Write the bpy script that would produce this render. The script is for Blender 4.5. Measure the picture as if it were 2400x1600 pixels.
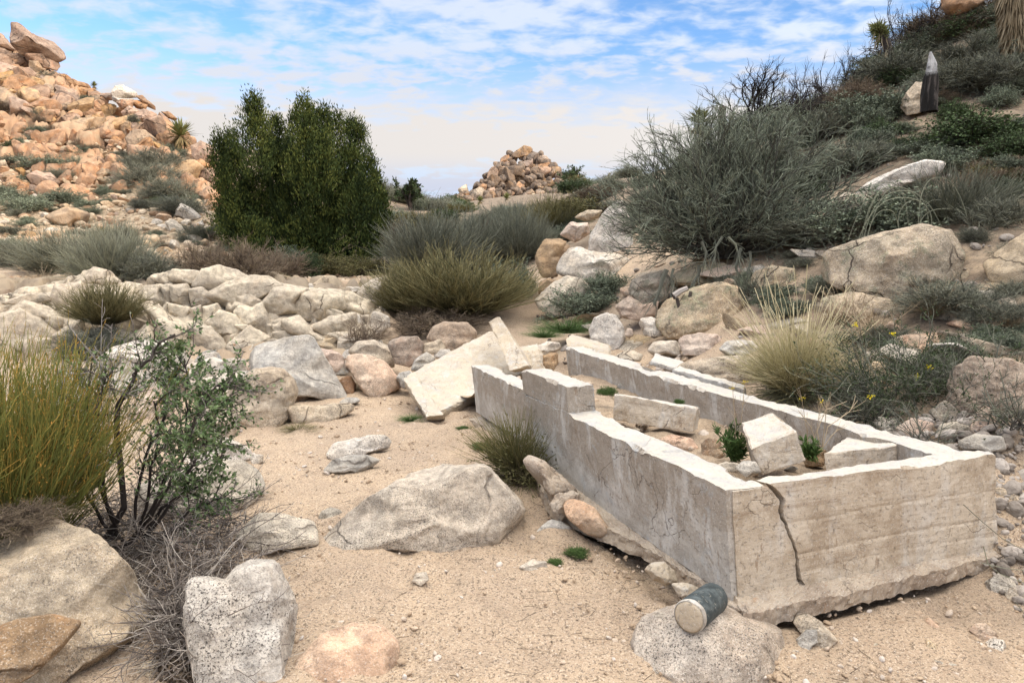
import bpy, bmesh, math, random
import numpy as np
from mathutils import Vector, Matrix
R = math.radians
for o in list(bpy.data.objects): bpy.data.objects.remove(o)
SC = bpy.context.scene
COL = SC.collection
random.seed(7)
rng = np.random.default_rng(7)

# ------------------------------------------------------------------ camera, light
F = 1700.0                                   # focal length in pixels of the 2400 px wide photograph
PITCH = math.atan(200 / F)
CAM = np.array([0.0, 0.0, 1.6])
cd = bpy.data.cameras.new('camera'); cam = bpy.data.objects.new('camera', cd); COL.objects.link(cam)
cam.location = CAM; cam.rotation_euler = (R(90) - PITCH, 0, 0)
cd.sensor_width = 36; cd.lens = 36 * F / 2400; cd.clip_start = 0.05; cd.clip_end = 3000
SC.camera = cam
SUN_EL, SUN_AZ = R(19), R(118)               # azimuth clockwise from +Y (the view): low, from the right and a little behind
sdir = Vector((math.sin(SUN_AZ) * math.cos(SUN_EL), math.cos(SUN_AZ) * math.cos(SUN_EL), math.sin(SUN_EL)))
sd = bpy.data.lights.new('sun', 'SUN'); sun = bpy.data.objects.new('sun', sd); COL.objects.link(sun)
sun.rotation_euler = sdir.to_track_quat('Z', 'Y').to_euler(); sun.location = (30, -10, 30)
sd.energy = 2.2; sd.angle = R(6); sd.color = (1.0, 0.80, 0.60)
SC.view_settings.view_transform = 'Standard'; SC.view_settings.look = 'None'
SC.view_settings.gamma = 1.0
SC.view_settings.exposure = 0.78
SC.cycles.max_bounces = 6; SC.cycles.diffuse_bounces = 4; SC.cycles.transparent_max_bounces = 8

def nd(nt, typ, **kw):
    n = nt.nodes.new(typ)
    for k, v in kw.items():
        if k == 'inp':
            for kk, vv in v.items(): n.inputs[kk].default_value = vv
        else: setattr(n, k, v)
    return n
def mth(nt, op, a, b=None, c=None, clamp=False):
    n = nt.nodes.new('ShaderNodeMath'); n.operation = op; n.use_clamp = clamp
    for i, v in enumerate((a, b, c)):
        if v is None: continue
        if isinstance(v, (int, float)): n.inputs[i].default_value = v
        else: nt.links.new(v, n.inputs[i])
    return n.outputs[0]
def mixc(nt, f, a, b, mode='MIX'):
    n = nt.nodes.new('ShaderNodeMix'); n.data_type = 'RGBA'; n.blend_type = mode
    for s, v in ((n.inputs[0], f), (n.inputs[6], a), (n.inputs[7], b)):
        if isinstance(v, (int, float)): s.default_value = v
        elif isinstance(v, tuple): s.default_value = (*v[:3], 1)
        else: nt.links.new(v, s)
    return n.outputs[2]
def ramp(nt, fac, lo, hi):                    # smooth 0..1 between lo and hi
    n = nt.nodes.new('ShaderNodeMapRange'); n.interpolation_type = 'SMOOTHSTEP'
    n.inputs[1].default_value = lo; n.inputs[2].default_value = hi
    nt.links.new(fac, n.inputs[0]); return n.outputs[0]
def noise(nt, vec, scale, detail=4, rough=0.5, dist=0.0, w=None):
    n = nt.nodes.new('ShaderNodeTexNoise'); n.inputs['Scale'].default_value = scale
    n.inputs['Detail'].default_value = detail; n.inputs['Roughness'].default_value = rough
    n.inputs['Distortion'].default_value = dist
    if vec is not None: nt.links.new(vec, n.inputs['Vector'])
    return n.outputs['Fac']

W = bpy.data.worlds.new('World'); SC.world = W; W.use_nodes = True
nt = W.node_tree; nt.nodes.clear()
out = nt.nodes.new('ShaderNodeOutputWorld'); bg = nt.nodes.new('ShaderNodeBackground'); bg.inputs[1].default_value = 0.14
nt.links.new(bg.outputs[0], out.inputs[0])
sky = nt.nodes.new('ShaderNodeTexSky'); sky.sky_type = 'NISHITA'; sky.sun_disc = False
sky.sun_elevation = R(22); sky.sun_rotation = SUN_AZ; sky.altitude = 1300; sky.air_density = 1.0; sky.dust_density = 0.6; sky.ozone_density = 2.0
tc = nt.nodes.new('ShaderNodeTexCoord')
nrm = nd(nt, 'ShaderNodeVectorMath', operation='NORMALIZE'); nt.links.new(tc.outputs['Generated'], nrm.inputs[0])
sp = nt.nodes.new('ShaderNodeSeparateXYZ'); nt.links.new(nrm.outputs[0], sp.inputs[0])
zc = mth(nt, 'MAXIMUM', sp.outputs[2], 0.0)
den = mth(nt, 'ADD', zc, 0.16)
cx_ = mth(nt, 'DIVIDE', sp.outputs[0], den); cy_ = mth(nt, 'DIVIDE', sp.outputs[1], den)
cb = nt.nodes.new('ShaderNodeCombineXYZ'); nt.links.new(cx_, cb.inputs[0]); nt.links.new(cy_, cb.inputs[1])
mp = nd(nt, 'ShaderNodeMapping'); mp.inputs['Rotation'].default_value = (0, 0, R(-14)); mp.inputs['Scale'].default_value = (1.0, 1.25, 1)
mp.inputs['Location'].default_value = (3.3, 1.7, 0)
nt.links.new(cb.outputs[0], mp.inputs[0])
cell = noise(nt, mp.outputs[0], 8.0, 3, 0.5, 0.35)
fine = noise(nt, mp.outputs[0], 19.0, 5, 0.6, 0.4)
big = noise(nt, mp.outputs[0], 0.95, 3, 0.55, 0.6)
mp2 = nd(nt, 'ShaderNodeMapping'); mp2.inputs['Rotation'].default_value = (0, 0, R(24)); mp2.inputs['Scale'].default_value = (0.5, 1.9, 1)
nt.links.new(cb.outputs[0], mp2.inputs[0])
streak = noise(nt, mp2.outputs[0], 1.1, 6, 0.6, 0.6)
s = mth(nt, 'MULTIPLY_ADD', cell, 1.15, mth(nt, 'MULTIPLY', fine, 0.40))
s = mth(nt, 'SUBTRACT', s, 0.36)
s = mth(nt, 'ADD', s, mth(nt, 'MULTIPLY', mth(nt, 'SUBTRACT', big, 0.5), 0.75))
s = mth(nt, 'ADD', s, mth(nt, 'MULTIPLY', mth(nt, 'SUBTRACT', streak, 0.5), 0.55))
cm = mth(nt, 'MULTIPLY', ramp(nt, s, 0.18, 0.66), 0.84)
low = mth(nt, 'MULTIPLY', ramp(nt, zc, 0.28, 0.17), 0.97)                # thicker veil towards the horizon
lowm = mth(nt, 'MULTIPLY', low, mth(nt, 'ADD', mth(nt, 'MULTIPLY_ADD', ramp(nt, zc, .24, .15), .45, .40), mth(nt, 'MULTIPLY', ramp(nt, mth(nt, 'MULTIPLY_ADD', cell, .5, mth(nt, 'MULTIPLY', streak, .5)), 0.38, 0.60), 0.5)), clamp=True)
cm = mth(nt, 'MAXIMUM', mth(nt, 'MAXIMUM', cm, lowm), mth(nt, 'MULTIPLY', ramp(nt, sp.outputs[2], 0.36, 0.80), 0.8))
# clouds are brighter towards the sun, and boosted further overhead
dt = nd(nt, 'ShaderNodeVectorMath', operation='DOT_PRODUCT'); nt.links.new(nrm.outputs[0], dt.inputs[0]); dt.inputs[1].default_value = sdir
glow = mth(nt, 'POWER', mth(nt, 'MULTIPLY_ADD', dt.outputs['Value'], 0.5, 0.5), 3.0)
zen = ramp(nt, sp.outputs[2], 0.42, 0.92)  # unseen overhead sky, brightness added to light the shaded ground
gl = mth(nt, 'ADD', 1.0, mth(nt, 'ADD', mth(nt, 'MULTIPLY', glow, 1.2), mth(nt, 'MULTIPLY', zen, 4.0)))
ccol = mixc(nt, ramp(nt, zc, 0.02, 0.30), (2.6, 2.75, 3.35), (3.35, 3.6, 4.0))
ccol = mixc(nt, mth(nt, 'MULTIPLY', ramp(nt, zc, 0.09, 0.14), ramp(nt, zc, 0.28, 0.2)), ccol, (3.5, 3.32, 3.2))
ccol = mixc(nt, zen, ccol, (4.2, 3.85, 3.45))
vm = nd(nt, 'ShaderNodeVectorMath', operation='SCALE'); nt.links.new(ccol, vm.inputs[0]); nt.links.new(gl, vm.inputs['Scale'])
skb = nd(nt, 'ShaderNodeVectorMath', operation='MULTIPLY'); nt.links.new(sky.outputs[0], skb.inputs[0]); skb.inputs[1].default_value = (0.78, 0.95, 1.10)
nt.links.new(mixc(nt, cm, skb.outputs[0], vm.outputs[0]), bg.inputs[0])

# ------------------------------------------------------------------ geometry of the view
cp, sp_ = math.cos(PITCH), math.sin(PITCH)
def ray(px, py):
    up = 800.0 - py
    return np.array([px - 1200.0, F * cp + up * sp_, -F * sp_ + up * cp])
def P(px, py, D):
    d = ray(px, py); return CAM + d * (D / d[1])
def Z(px, py, z):
    d = ray(px, py); return CAM + d * ((z - CAM[2]) / d[2])
def mpp(D): return D / (F * cp)               # metres per photo pixel

# ------------------------------------------------------------------ numpy noise
_g = np.random.default_rng(3)
PERM = _g.permutation(256); PERM = np.concatenate([PERM, PERM, PERM])
GRAD = _g.normal(size=(256, 3)); GRAD /= np.linalg.norm(GRAD, axis=1)[:, None]
def _h(ix, iy, iz): return PERM[PERM[PERM[ix & 255] + (iy & 255)] + (iz & 255)]
def perlin(p):
    i = np.floor(p).astype(int); f = p - i; u = f * f * f * (f * (f * 6 - 15) + 10)
    r = np.zeros(len(p))
    for dx in (0, 1):
        wx = u[:, 0] if dx else 1 - u[:, 0]
        for dy in (0, 1):
            wy = u[:, 1] if dy else 1 - u[:, 1]
            for dz in (0, 1):
                wz = u[:, 2] if dz else 1 - u[:, 2]
                g = GRAD[_h(i[:, 0] + dx, i[:, 1] + dy, i[:, 2] + dz)]
                r += wx * wy * wz * ((f - np.array([dx, dy, dz])) * g).sum(1)
    return r * 1.5
def fbm(p, oct=4, lac=2.1, gain=0.5):
    a = 1.0; r = np.zeros(len(p))
    for k in range(oct): r += a * perlin(p + 17.3 * k); p = p * lac; a *= gain
    return r
def voro(p):
    i = np.floor(p).astype(int); f1 = np.full(len(p), 9.0); f2 = f1.copy(); cid = np.zeros(len(p), int)
    for dx in (-1, 0, 1):
        for dy in (-1, 0, 1):
            for dz in (-1, 0, 1):
                c = i + np.array([dx, dy, dz]); h = _h(c[:, 0], c[:, 1], c[:, 2])
                q = c + 0.5 + GRAD[h] * 0.45
                d = np.linalg.norm(p - q, axis=1)
                n = d < f1; f2 = np.where(n, f1, np.minimum(f2, d)); cid = np.where(n, h, cid); f1 = np.where(n, d, f1)
    return f1, f2, cid
def sst(x, a, b):
    t = np.clip((x - a) / (b - a), 0, 1); return t * t * (3 - 2 * t)

# ------------------------------------------------------------------ mesh helpers
def make_mesh(name, V, faces, smooth=True, attrs=None):
    """faces: list of int arrays (n,3) or (n,4)."""
    me = bpy.data.meshes.new(name); faces = [f for f in faces if len(f)]
    V = np.asarray(V, dtype=np.float32)
    me.vertices.add(len(V)); me.vertices.foreach_set('co', V.ravel())
    nl = sum(f.size for f in faces); npoly = sum(len(f) for f in faces)
    me.loops.add(nl); me.polygons.add(npoly)
    me.loops.foreach_set('vertex_index', np.concatenate([f.ravel() for f in faces]).astype(np.int32))
    tot = np.concatenate([np.full(len(f), f.shape[1]) for f in faces])
    me.polygons.foreach_set('loop_start', (np.cumsum(tot) - tot).astype(np.int32))
    me.polygons.foreach_set('use_smooth', np.full(npoly, smooth))
    me.update(calc_edges=True)
    for k, a in (attrs or {}).items():
        at = me.attributes.new(k, 'FLOAT', 'POINT'); at.data.foreach_set('value', np.asarray(a, dtype=np.float32))
    return me
def tag(o, label=None, cat=None, group=None, kind=None):
    if label: o['label'] = label
    if cat: o['category'] = cat
    if group: o['group'] = group
    if kind: o['kind'] = kind
    return o
def link(name, me, mat=None, parent=None, loc=None):
    o = bpy.data.objects.new(name, me); COL.objects.link(o)
    if mat is not None and me is not None and not me.materials: me.materials.append(mat)
    if loc is not None: o.location = loc
    if parent: o.parent = parent
    return o
def localised(name, V, faces, mat, base=None, smooth=True, attrs=None, parent=None):
    V = np.asarray(V, float)
    if base is None: base = np.array([V[:, 0].mean(), V[:, 1].mean(), V[:, 2].min()])
    if parent: base = np.array(parent.location)
    o = link(name, make_mesh(name, V - base, faces, smooth, attrs), mat)
    if parent: o.parent = parent
    else: o.location = base
    return o
def empty(name, loc):
    o = bpy.data.objects.new(name, None); COL.objects.link(o); o.location = loc; o.empty_display_size = 0.2; return o

ICO = {}
for lv in (2, 3, 4, 5, 6, 7):
    b = bmesh.new(); bmesh.ops.create_icosphere(b, subdivisions=lv, radius=1)
    ICO[lv] = (np.array([v.co[:] for v in b.verts]), np.array([[v.index for v in f.verts] for f in b.faces])); b.free()

# ------------------------------------------------------------------ materials
def newmat(name):
    m = bpy.data.materials.new(name); m.use_nodes = True; n = m.node_tree
    b = n.nodes['Principled BSDF']; b.inputs['Roughness'].default_value = 0.92
    b.inputs['Specular IOR Level'].default_value = 0.2
    return m, n, b
def coords(n, mode='Object', off=True):
    t = n.nodes.new('ShaderNodeTexCoord')
    if not off: return t.outputs[mode]
    oi = n.nodes.new('ShaderNodeObjectInfo')
    a = nd(n, 'ShaderNodeVectorMath', operation='ADD'); n.links.new(t.outputs[mode], a.inputs[0])
    k = mth(n, 'MULTIPLY', oi.outputs['Random'], 37.0); n.links.new(k, a.inputs[1])
    return a.outputs[0]
def bump(n, b, h, strength, dist):
    bm = n.nodes.new('ShaderNodeBump'); bm.inputs['Strength'].default_value = strength; bm.inputs['Distance'].default_value = dist
    n.links.new(h, bm.inputs['Height']); n.links.new(bm.outputs[0], b.inputs['Normal'])
def granite(name, c1, c2, speck=0.5, grain=55.0, stain=(0.30, 0.19, 0.10), stain_amt=0.35, lichen=0.0, crack=0.6, cs=1.3, rnd=0.12, bscale=1.0):
    m, n, b = newmat(name); v = coords(n)
    g1 = noise(n, v, 1.7, 5, 0.6, 0.3)
    col = mixc(n, ramp(n, g1, 0.35, 0.65), c1, c2)
    g2 = noise(n, v, 3.1, 6, 0.65, 0.5)
    col = mixc(n, mth(n, 'MULTIPLY', ramp(n, g2, 0.52, 0.68), stain_amt), col, stain)
    if lichen:
        g3 = noise(n, v, 4.3, 8, 0.75)
        col = mixc(n, mth(n, 'MULTIPLY', ramp(n, g3, 0.5, 0.6), lichen), col, (0.17, 0.20, 0.13))
    gr = noise(n, v, grain * 1.5, 4, 0.75)
    gr2 = noise(n, v, grain * 2.6, 2, 0.6)
    col = mixc(n, mth(n, 'MULTIPLY', ramp(n, gr, 0.50, 0.60), mth(n, 'MULTIPLY', ramp(n, noise(n, v, 2.7, 4, .7), .30, .62), speck * 1.15)), col, (0.085, 0.075, 0.065))
    col = mixc(n, mth(n, 'MULTIPLY', ramp(n, gr2, 0.55, 0.68), speck * 0.8), col, (0.80, 0.76, 0.70))
    mid = noise(n, v, grain / 5, 5, 0.65)
    col = mixc(n, 1.0, col, mixc(n, ramp(n, mid, 0.3, 0.7), (0.70, 0.69, 0.68), (1.22, 1.20, 1.16)), 'MULTIPLY')
    # hairline joints
    wv = nd(n, 'ShaderNodeVectorMath', operation='MULTIPLY_ADD')
    nn = n.nodes.new('ShaderNodeTexNoise'); nn.inputs['Scale'].default_value = 2.2; nn.inputs['Detail'].default_value = 4; n.links.new(v, nn.inputs['Vector'])
    n.links.new(nn.outputs['Color'], wv.inputs[0]); wv.inputs[1].default_value = (0.5, 0.5, 0.5); n.links.new(v, wv.inputs[2])
    vo = n.nodes.new('ShaderNodeTexVoronoi'); vo.feature = 'DISTANCE_TO_EDGE'; vo.inputs['Scale'].default_value = cs
    n.links.new(wv.outputs[0], vo.inputs['Vector'])
    cl = mth(n, 'SUBTRACT', 1.0, ramp(n, vo.outputs['Distance'], 0.003, 0.016))
    cl = mth(n, 'MULTIPLY', cl, ramp(n, noise(n, v, 1.3, 2), 0.46, 0.58))
    col = mixc(n, mth(n, 'MULTIPLY', cl, crack), col, (0.07, 0.055, 0.045))
    oi = n.nodes.new('ShaderNodeObjectInfo')
    hs = n.nodes.new('ShaderNodeHueSaturation'); n.links.new(col, hs.inputs['Color'])
    n.links.new(mth(n, 'MULTIPLY_ADD', oi.outputs['Random'], 2 * rnd, 1 - rnd), hs.inputs['Value'])
    r2 = mth(n, 'FRACT', mth(n, 'MULTIPLY', oi.outputs['Random'], 7.31))
    n.links.new(mth(n, 'MULTIPLY_ADD', r2, 0.5, 0.72), hs.inputs['Saturation'])
    n.links.new(hs.outputs[0], b.inputs['Base Color'])
    h = mth(n, 'ADD', mth(n, 'MULTIPLY', noise(n, v, 22 * bscale, 8, 0.7), 0.9), mth(n, 'MULTIPLY', gr, 0.25))
    h = mth(n, 'ADD', h, mth(n, 'MULTIPLY', noise(n, v, 6 * bscale, 6, 0.6), 1.0))
    h = mth(n, 'SUBTRACT', h, mth(n, 'MULTIPLY', cl, 0.8))
    bump(n, b, h, 0.8, 0.035 / bscale)
    return m
M = {}
M['white'] = granite('pale_granite', (0.68, 0.64, 0.58), (0.58, 0.51, 0.42), 0.95, 75, stain_amt=0.15, crack=0.3, cs=.8)
M['tanwhite'] = granite('pinkish_white_granite', (0.58, 0.52, 0.45), (0.50, 0.41, 0.32), 0.95, 75, stain=(.42, .30, .2), stain_amt=0.3, crack=0.15, cs=.8)
M['grey'] = granite('grey_granite', (0.432, 0.421, 0.392), (0.504, 0.456, 0.381), 0.6, 70, stain_amt=0.10, crack=0.3, cs=.8)
M['tan'] = granite('tan_granite', (0.552, 0.445, 0.314), (0.480, 0.409, 0.314), 0.75, 80, stain_amt=0.3, crack=0.5)
M['cream'] = granite('cream_granite', (0.62, 0.56, 0.46), (0.50, 0.45, 0.38), 0.30, 60, stain_amt=0.22, crack=0.8, cs=1.6, rnd=.06)
M['pink'] = granite('pink_granite', (0.600, 0.421, 0.302), (0.540, 0.433, 0.336), 0.5, 60, stain=(0.45, 0.22, 0.13), stain_amt=0.4, crack=0.2)
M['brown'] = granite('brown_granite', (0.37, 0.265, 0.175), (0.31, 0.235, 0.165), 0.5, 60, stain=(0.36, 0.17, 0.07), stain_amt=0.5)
M['orange'] = granite('orange_granite', (0.42, 0.265, 0.165), (0.31, 0.215, 0.15), 0.15, 20, stain=(0.42, 0.17, 0.07), stain_amt=0.45, crack=0.8, cs=0.7, bscale=.4)
M['gold'] = granite('golden_granite', (0.44, 0.30, 0.17), (0.33, 0.24, 0.155), 0.15, 20, stain=(0.40, 0.22, 0.10), stain_amt=0.35, crack=0.9, cs=0.8, bscale=.4)
M['lichen'] = granite('lichen_granite', (0.432, 0.351, 0.258), (0.360, 0.316, 0.246), 0.55, 40, stain_amt=0.3, lichen=0.55, crack=0.9, cs=1.6)
M['dark'] = granite('varnished_granite', (0.27, 0.17, 0.11), (0.33, 0.23, 0.16), 0.2, 20, stain=(0.12, 0.07, 0.045), stain_amt=0.5, cs=.5, bscale=.4)
M['far'] = granite('distant_granite', (0.34, 0.235, 0.15), (0.24, 0.19, 0.15), 0.2, 8, stain=(0.15, 0.11, 0.09), stain_amt=0.6, crack=0.6, cs=0.4, bscale=.15, rnd=.3)

def ground_material():
    m, n, b = newmat('sand_and_soil'); v = coords(n, 'Object', False)
    def at(k):
        a = n.nodes.new('ShaderNodeAttribute'); a.attribute_name = k; return a.outputs['Fac']
    big = noise(n, v, 0.9, 5, 0.6, 0.4)
    sand = mixc(n, ramp(n, big, 0.35, 0.65), (0.45, 0.345, 0.24), (0.35, 0.27, 0.195))
    wisp = noise(n, v, 5.0, 6, 0.7, 0.6)
    sand = mixc(n, mth(n, 'MULTIPLY', ramp(n, wisp, 0.48, 0.70), 0.5), sand, (0.24, 0.18, 0.13))
    g = noise(n, v, 75, 3, 0.75); g2 = noise(n, v, 160, 2, 0.7)
    sand = mixc(n, mth(n, 'MULTIPLY', ramp(n, g, 0.50, 0.61), 0.8), sand, (0.10, 0.075, 0.055))
    sand = mixc(n, mth(n, 'MULTIPLY', ramp(n, g2, 0.54, 0.66), 0.6), sand, (0.74, 0.64, 0.52))
    g5 = noise(n, v, 24, 3, 0.7)
    sand = mixc(n, mth(n, 'MULTIPLY', ramp(n, g5, 0.55, 0.75), 0.35), sand, (0.30, 0.20, 0.13))
    soil = mixc(n, ramp(n, noise(n, v, 2.3, 6, 0.7), 0.35, 0.65), (0.15, 0.115, 0.085), (0.30, 0.235, 0.165))
    soil = mixc(n, mth(n, 'MULTIPLY', ramp(n, noise(n, v, 30, 4, 0.7), 0.5, 0.6), 0.6), soil, (0.09, 0.08, 0.065))
    rk = mixc(n, ramp(n, noise(n, v, 0.6, 5, 0.65, .5), 0.38, 0.62), (0.38, 0.235, 0.14), (0.37, 0.27, 0.175))
    rk = mixc(n, mth(n, 'MULTIPLY', ramp(n, noise(n, v, 2.6, 6, 0.7), 0.5, 0.62), 0.4), rk, (0.32, 0.17, 0.09))
    rk = mixc(n, at('ledge'), rk, mixc(n, ramp(n, noise(n, v, 1.6, 6, .65), .35, .65), (0.34, 0.28, 0.20), (0.22, 0.18, 0.135)))
    rk = mixc(n, mth(n, 'MULTIPLY', at('crack'), 0.8), rk, (0.12, 0.08, 0.055))
    rub = mixc(n, ramp(n, noise(n, v, 7, 6, 0.75), 0.38, 0.62), (0.17, 0.13, 0.085), (0.42, 0.33, 0.23))
    col = mixc(n, at('soil'), sand, soil)
    col = mixc(n, at('rubble'), col, rub)
    col = mixc(n, at('rock'), col, rk)
    n.links.new(col, b.inputs['Base Color'])
    h = mth(n, 'ADD', mth(n, 'MULTIPLY', g, 0.30), mth(n, 'MULTIPLY', noise(n, v, 14, 7, 0.7), 0.9))
    h = mth(n, 'ADD', h, mth(n, 'MULTIPLY', noise(n, v, 3.5, 4, 0.6), 0.8))
    bump(n, b, h, 0.7, 0.03)
    return m
M['ground'] = ground_material()

def plant_material(name, c0, c1, c2, var=0.25, rough=0.8):
    """colour runs along the tint attribute: old wood -> stems -> tips"""
    m, n, b = newmat(name); b.inputs['Roughness'].default_value = rough
    a = n.nodes.new('ShaderNodeAttribute'); a.attribute_name = 'tint'
    r = n.nodes.new('ShaderNodeValToRGB'); n.links.new(a.outputs['Fac'], r.inputs[0])
    e = r.color_ramp.elements; e[0].color = (*c0, 1); e[1].color = (*c2, 1); x = e.new(0.5); x.color = (*c1, 1)
    oi = n.nodes.new('ShaderNodeObjectInfo'); hs = n.nodes.new('ShaderNodeHueSaturation')
    n.links.new(r.outputs[0], hs.inputs['Color']); n.links.new(mth(n, 'MULTIPLY_ADD', oi.outputs['Random'], 2 * var, 1 - var), hs.inputs['Value'])
    n.links.new(hs.outputs[0], b.inputs['Base Color'])
    return m
PM = {
 'twig': plant_material('grey_twigs', (0.050, 0.045, 0.040), (0.125, 0.132, 0.105), (0.24, 0.25, 0.18)),
 'twigb': plant_material('brown_twigs', (0.06, 0.045, 0.035), (0.15, 0.115, 0.085), (0.24, 0.19, 0.125)),
 'broom': plant_material('green_stems', (0.07, 0.055, 0.045), (0.105, 0.105, 0.05), (0.30, 0.265, 0.13)),
 'broomo': plant_material('orange_tipped_stems', (0.08, 0.08, 0.03), (0.17, 0.19, 0.05), (0.50, 0.26, 0.06)),
 'sage': plant_material('grey_green_leaves', (0.065, 0.06, 0.05), (0.125, 0.155, 0.11), (0.25, 0.29, 0.20)),
 'greyg': plant_material('grey_green_twigs', (0.055, 0.05, 0.045), (0.115, 0.135, 0.10), (0.26, 0.29, 0.215)),
 'deadtw': plant_material('dead_grey_twigs', (0.05, 0.042, 0.038), (0.14, 0.12, 0.105), (0.34, 0.31, 0.27)),
 'leafy': plant_material('dark_green_leaves', (0.06, 0.05, 0.04), (0.05, 0.08, 0.035), (0.10, 0.15, 0.06)),
 'olive': plant_material('olive_leaves', (0.06, 0.05, 0.03), (0.10, 0.10, 0.04), (0.20, 0.17, 0.07)),
 'straw': plant_material('straw_blades', (0.11, 0.11, 0.075), (0.38, 0.34, 0.17), (0.62, 0.55, 0.36), .1),
 'strawd': plant_material('dry_grass_blades', (0.16, 0.12, 0.08), (0.32, 0.25, 0.16), (0.48, 0.39, 0.27), .15),
 'black': plant_material('charred_wood', (0.018, 0.015, 0.014), (0.03, 0.024, 0.022), (0.07, 0.055, 0.05)),
 'juniper': plant_material('juniper_foliage', (0.012, 0.022, 0.008), (0.045, 0.070, 0.018), (0.13, 0.145, 0.035), .1),
 'oak': plant_material('scrub_oak_leaves', (0.04, 0.07, 0.03), (0.10, 0.16, 0.06), (0.24, 0.31, 0.15), .05),
 'bark': plant_material('dark_bark', (0.035, 0.028, 0.026), (0.10, 0.085, 0.075), (0.36, 0.33, 0.30), .05),
 'grass': plant_material('green_grass', (0.04, 0.06, 0.02), (0.06, 0.11, 0.03), (0.12, 0.19, 0.06), .1),
 'yucca': plant_material('yucca_blades', (0.22, 0.16, 0.08), (0.12, 0.14, 0.05), (0.25, 0.26, 0.11), .1),
 'dead': plant_material('dead_blades', (0.13, 0.10, 0.06), (0.24, 0.19, 0.12), (0.34, 0.29, 0.2), .1),
 'yellow': plant_material('yellow_petals', (0.45, 0.34, 0.04), (0.8, 0.65, 0.02), (0.9, 0.8, 0.05), .05),
}

C0 = Z(1700, 1148, .6); UU = np.array([-.3465, .938, 0]); VV = np.array([.938, .3465, 0])
# ------------------------------------------------------------------ terrain
ctrl = []                                    # (px, py, D) seen ground; then world points
for px, rows in {
    -500: [(1300, 2.6), (900, 5.5), (640, 15), (520, 20), (380, 26), (220, 33), (60, 42)],
    0: [(1500, 2.9), (1250, 3.9), (1000, 5.6), (860, 9.6), (830, 10.6), (740, 11.8), (672, 13.0), (655, 14.5), (600, 18.5), (540, 21), (480, 24), (400, 27), (300, 31), (200, 36), (100, 41)],
    200: [(1400, 3.15), (1200, 4.2), (1000, 6.2), (850, 9.6), (830, 10.6), (740, 11.8), (665, 13.0), (650, 14.5), (600, 19), (520, 23), (430, 27), (310, 33), (205, 38)],
    400: [(1300, 3.7), (1000, 6.6), (850, 9.8), (830, 10.8), (740, 11.9), (655, 13.2), (648, 15), (620, 18), (540, 22), (480, 25), (400, 29), (305, 33)],
    540: [(1000, 6.7), (850, 10), (740, 11.9), (660, 13.2), (650, 15), (610, 19), (520, 24), (455, 28)],
    760: [(1400, 3.28), (1200, 4.4), (1000, 6.7), (900, 8.6), (850, 10.0), (740, 12.0), (672, 13.4), (655, 15), (640, 17.5), (620, 20), (590, 25)],
    950: [(1000, 6.65), (900, 8.7), (840, 10.2), (760, 12.0), (700, 13.5), (640, 16), (590, 20), (520, 30), (498, 45)],
    1150: [(1200, 4.35), (950, 7.4), (820, 10.6), (760, 12.2), (700, 14), (600, 19), (530, 27), (480, 45), (466, 62)],
    1280: [(820, 10.2), (760, 12.2), (720, 13.4), (640, 15.5), (560, 19), (500, 26), (470, 40), (455, 60)],
    1400: [(820, 9.2), (740, 11.6), (640, 13.6), (560, 16), (500, 20), (450, 30), (430, 40)],
    1550: [(845, 8.3), (790, 9.2), (700, 10.6), (630, 11.8), (560, 14), (480, 18), (410, 24)],
    1700: [(890, 6.6), (830, 7.4), (760, 8.3), (700, 9.2), (630, 10.2), (560, 12), (480, 15), (385, 19)],
    1900: [(960, 5.4), (850, 6.4), (760, 7.2), (680, 8.0), (600, 9.2), (500, 11.5), (400, 14), (305, 18)],
    2100: [(1020, 4.5), (950, 4.9), (850, 5.7), (750, 6.5), (650, 7.4), (560, 8.6), (460, 10.2), (340, 13), (200, 17.5)],
    2400: [(1350, 3.42), (1150, 3.75), (1000, 4.2), (850, 5.1), (700, 6.2), (560, 7.5), (380, 10), (200, 14.5), (60, 18.5)],
    2800: [(1200, 3.9), (900, 4.7), (600, 7), (200, 13), (-50, 18)]}.items():
    for py, D in rows: ctrl.append(P(px, py, D))
ctrl += [np.array(c, float) for c in [
    (0, 2.5, 0), (0, 1, 0), (-1, 2.5, .03), (1.5, 2.4, -.02), (2.5, 2.6, 0), (3.2, 2.8, .05), (.6, 3, -.02), (1.2, 3.6, 0.02), (2.2, 3.5, .05), (1.6, 4.6, .12), (.7, 4.4, .0), (2.9, 3.9, .30),
    (.9, 6, .3), (0, 6.5, .1), (-2, 1, .1), (2, 1, .1), (0, -2, 0), (3, -2, .8), (-3, -2, .4), (0, -8, -.2), (8, -6, 4.5), (14, -8, 9), (20, -4, 12),
    (6, 1.5, 1.8), (9, 1, 4.5), (13, 1, 8), (18, 2, 12), (25, 5, 14), (12, 6, 7.5), (18, 10, 12), (26, 16, 14), (30, -20, 14), (16, -20, 8), (0, -30, 1), (-12, -10, 2), (-30, -30, 3),
    (-8, 2, .9), (-14, 6, 2), (-25, 18, 5.5), (-40, 30, 12), (-40, 60, 7), (-26, 48, 8), (-18, 52, 9), (-10, 45, 5), (-4, 40, 3.9), (-20, 90, 4), (-60, 120, 4),
    (-14, 60, 5), (-9, 38, 6.0), (-4, 70, 5.5), (-2, 100, 6), (10, 90, 8.2), (0, 90, 7.6), (5, 130, 5), (15, 130, 5), (20, 60, 7), (14, 42, 7), (25, 35, 10.5),
    (60, 60, 12), (60, 0, 16), (0, -100, 0), (100, 160, 4), (-100, 200, 2), (0, 300, 0), (300, 100, 0), (-300, 50, 0), (100, -200, 0), (-100, -200, 0), (0, 500, -2), (200, 400, -2), (-200, 400, -2)]]
ctrl = np.array(ctrl)
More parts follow.
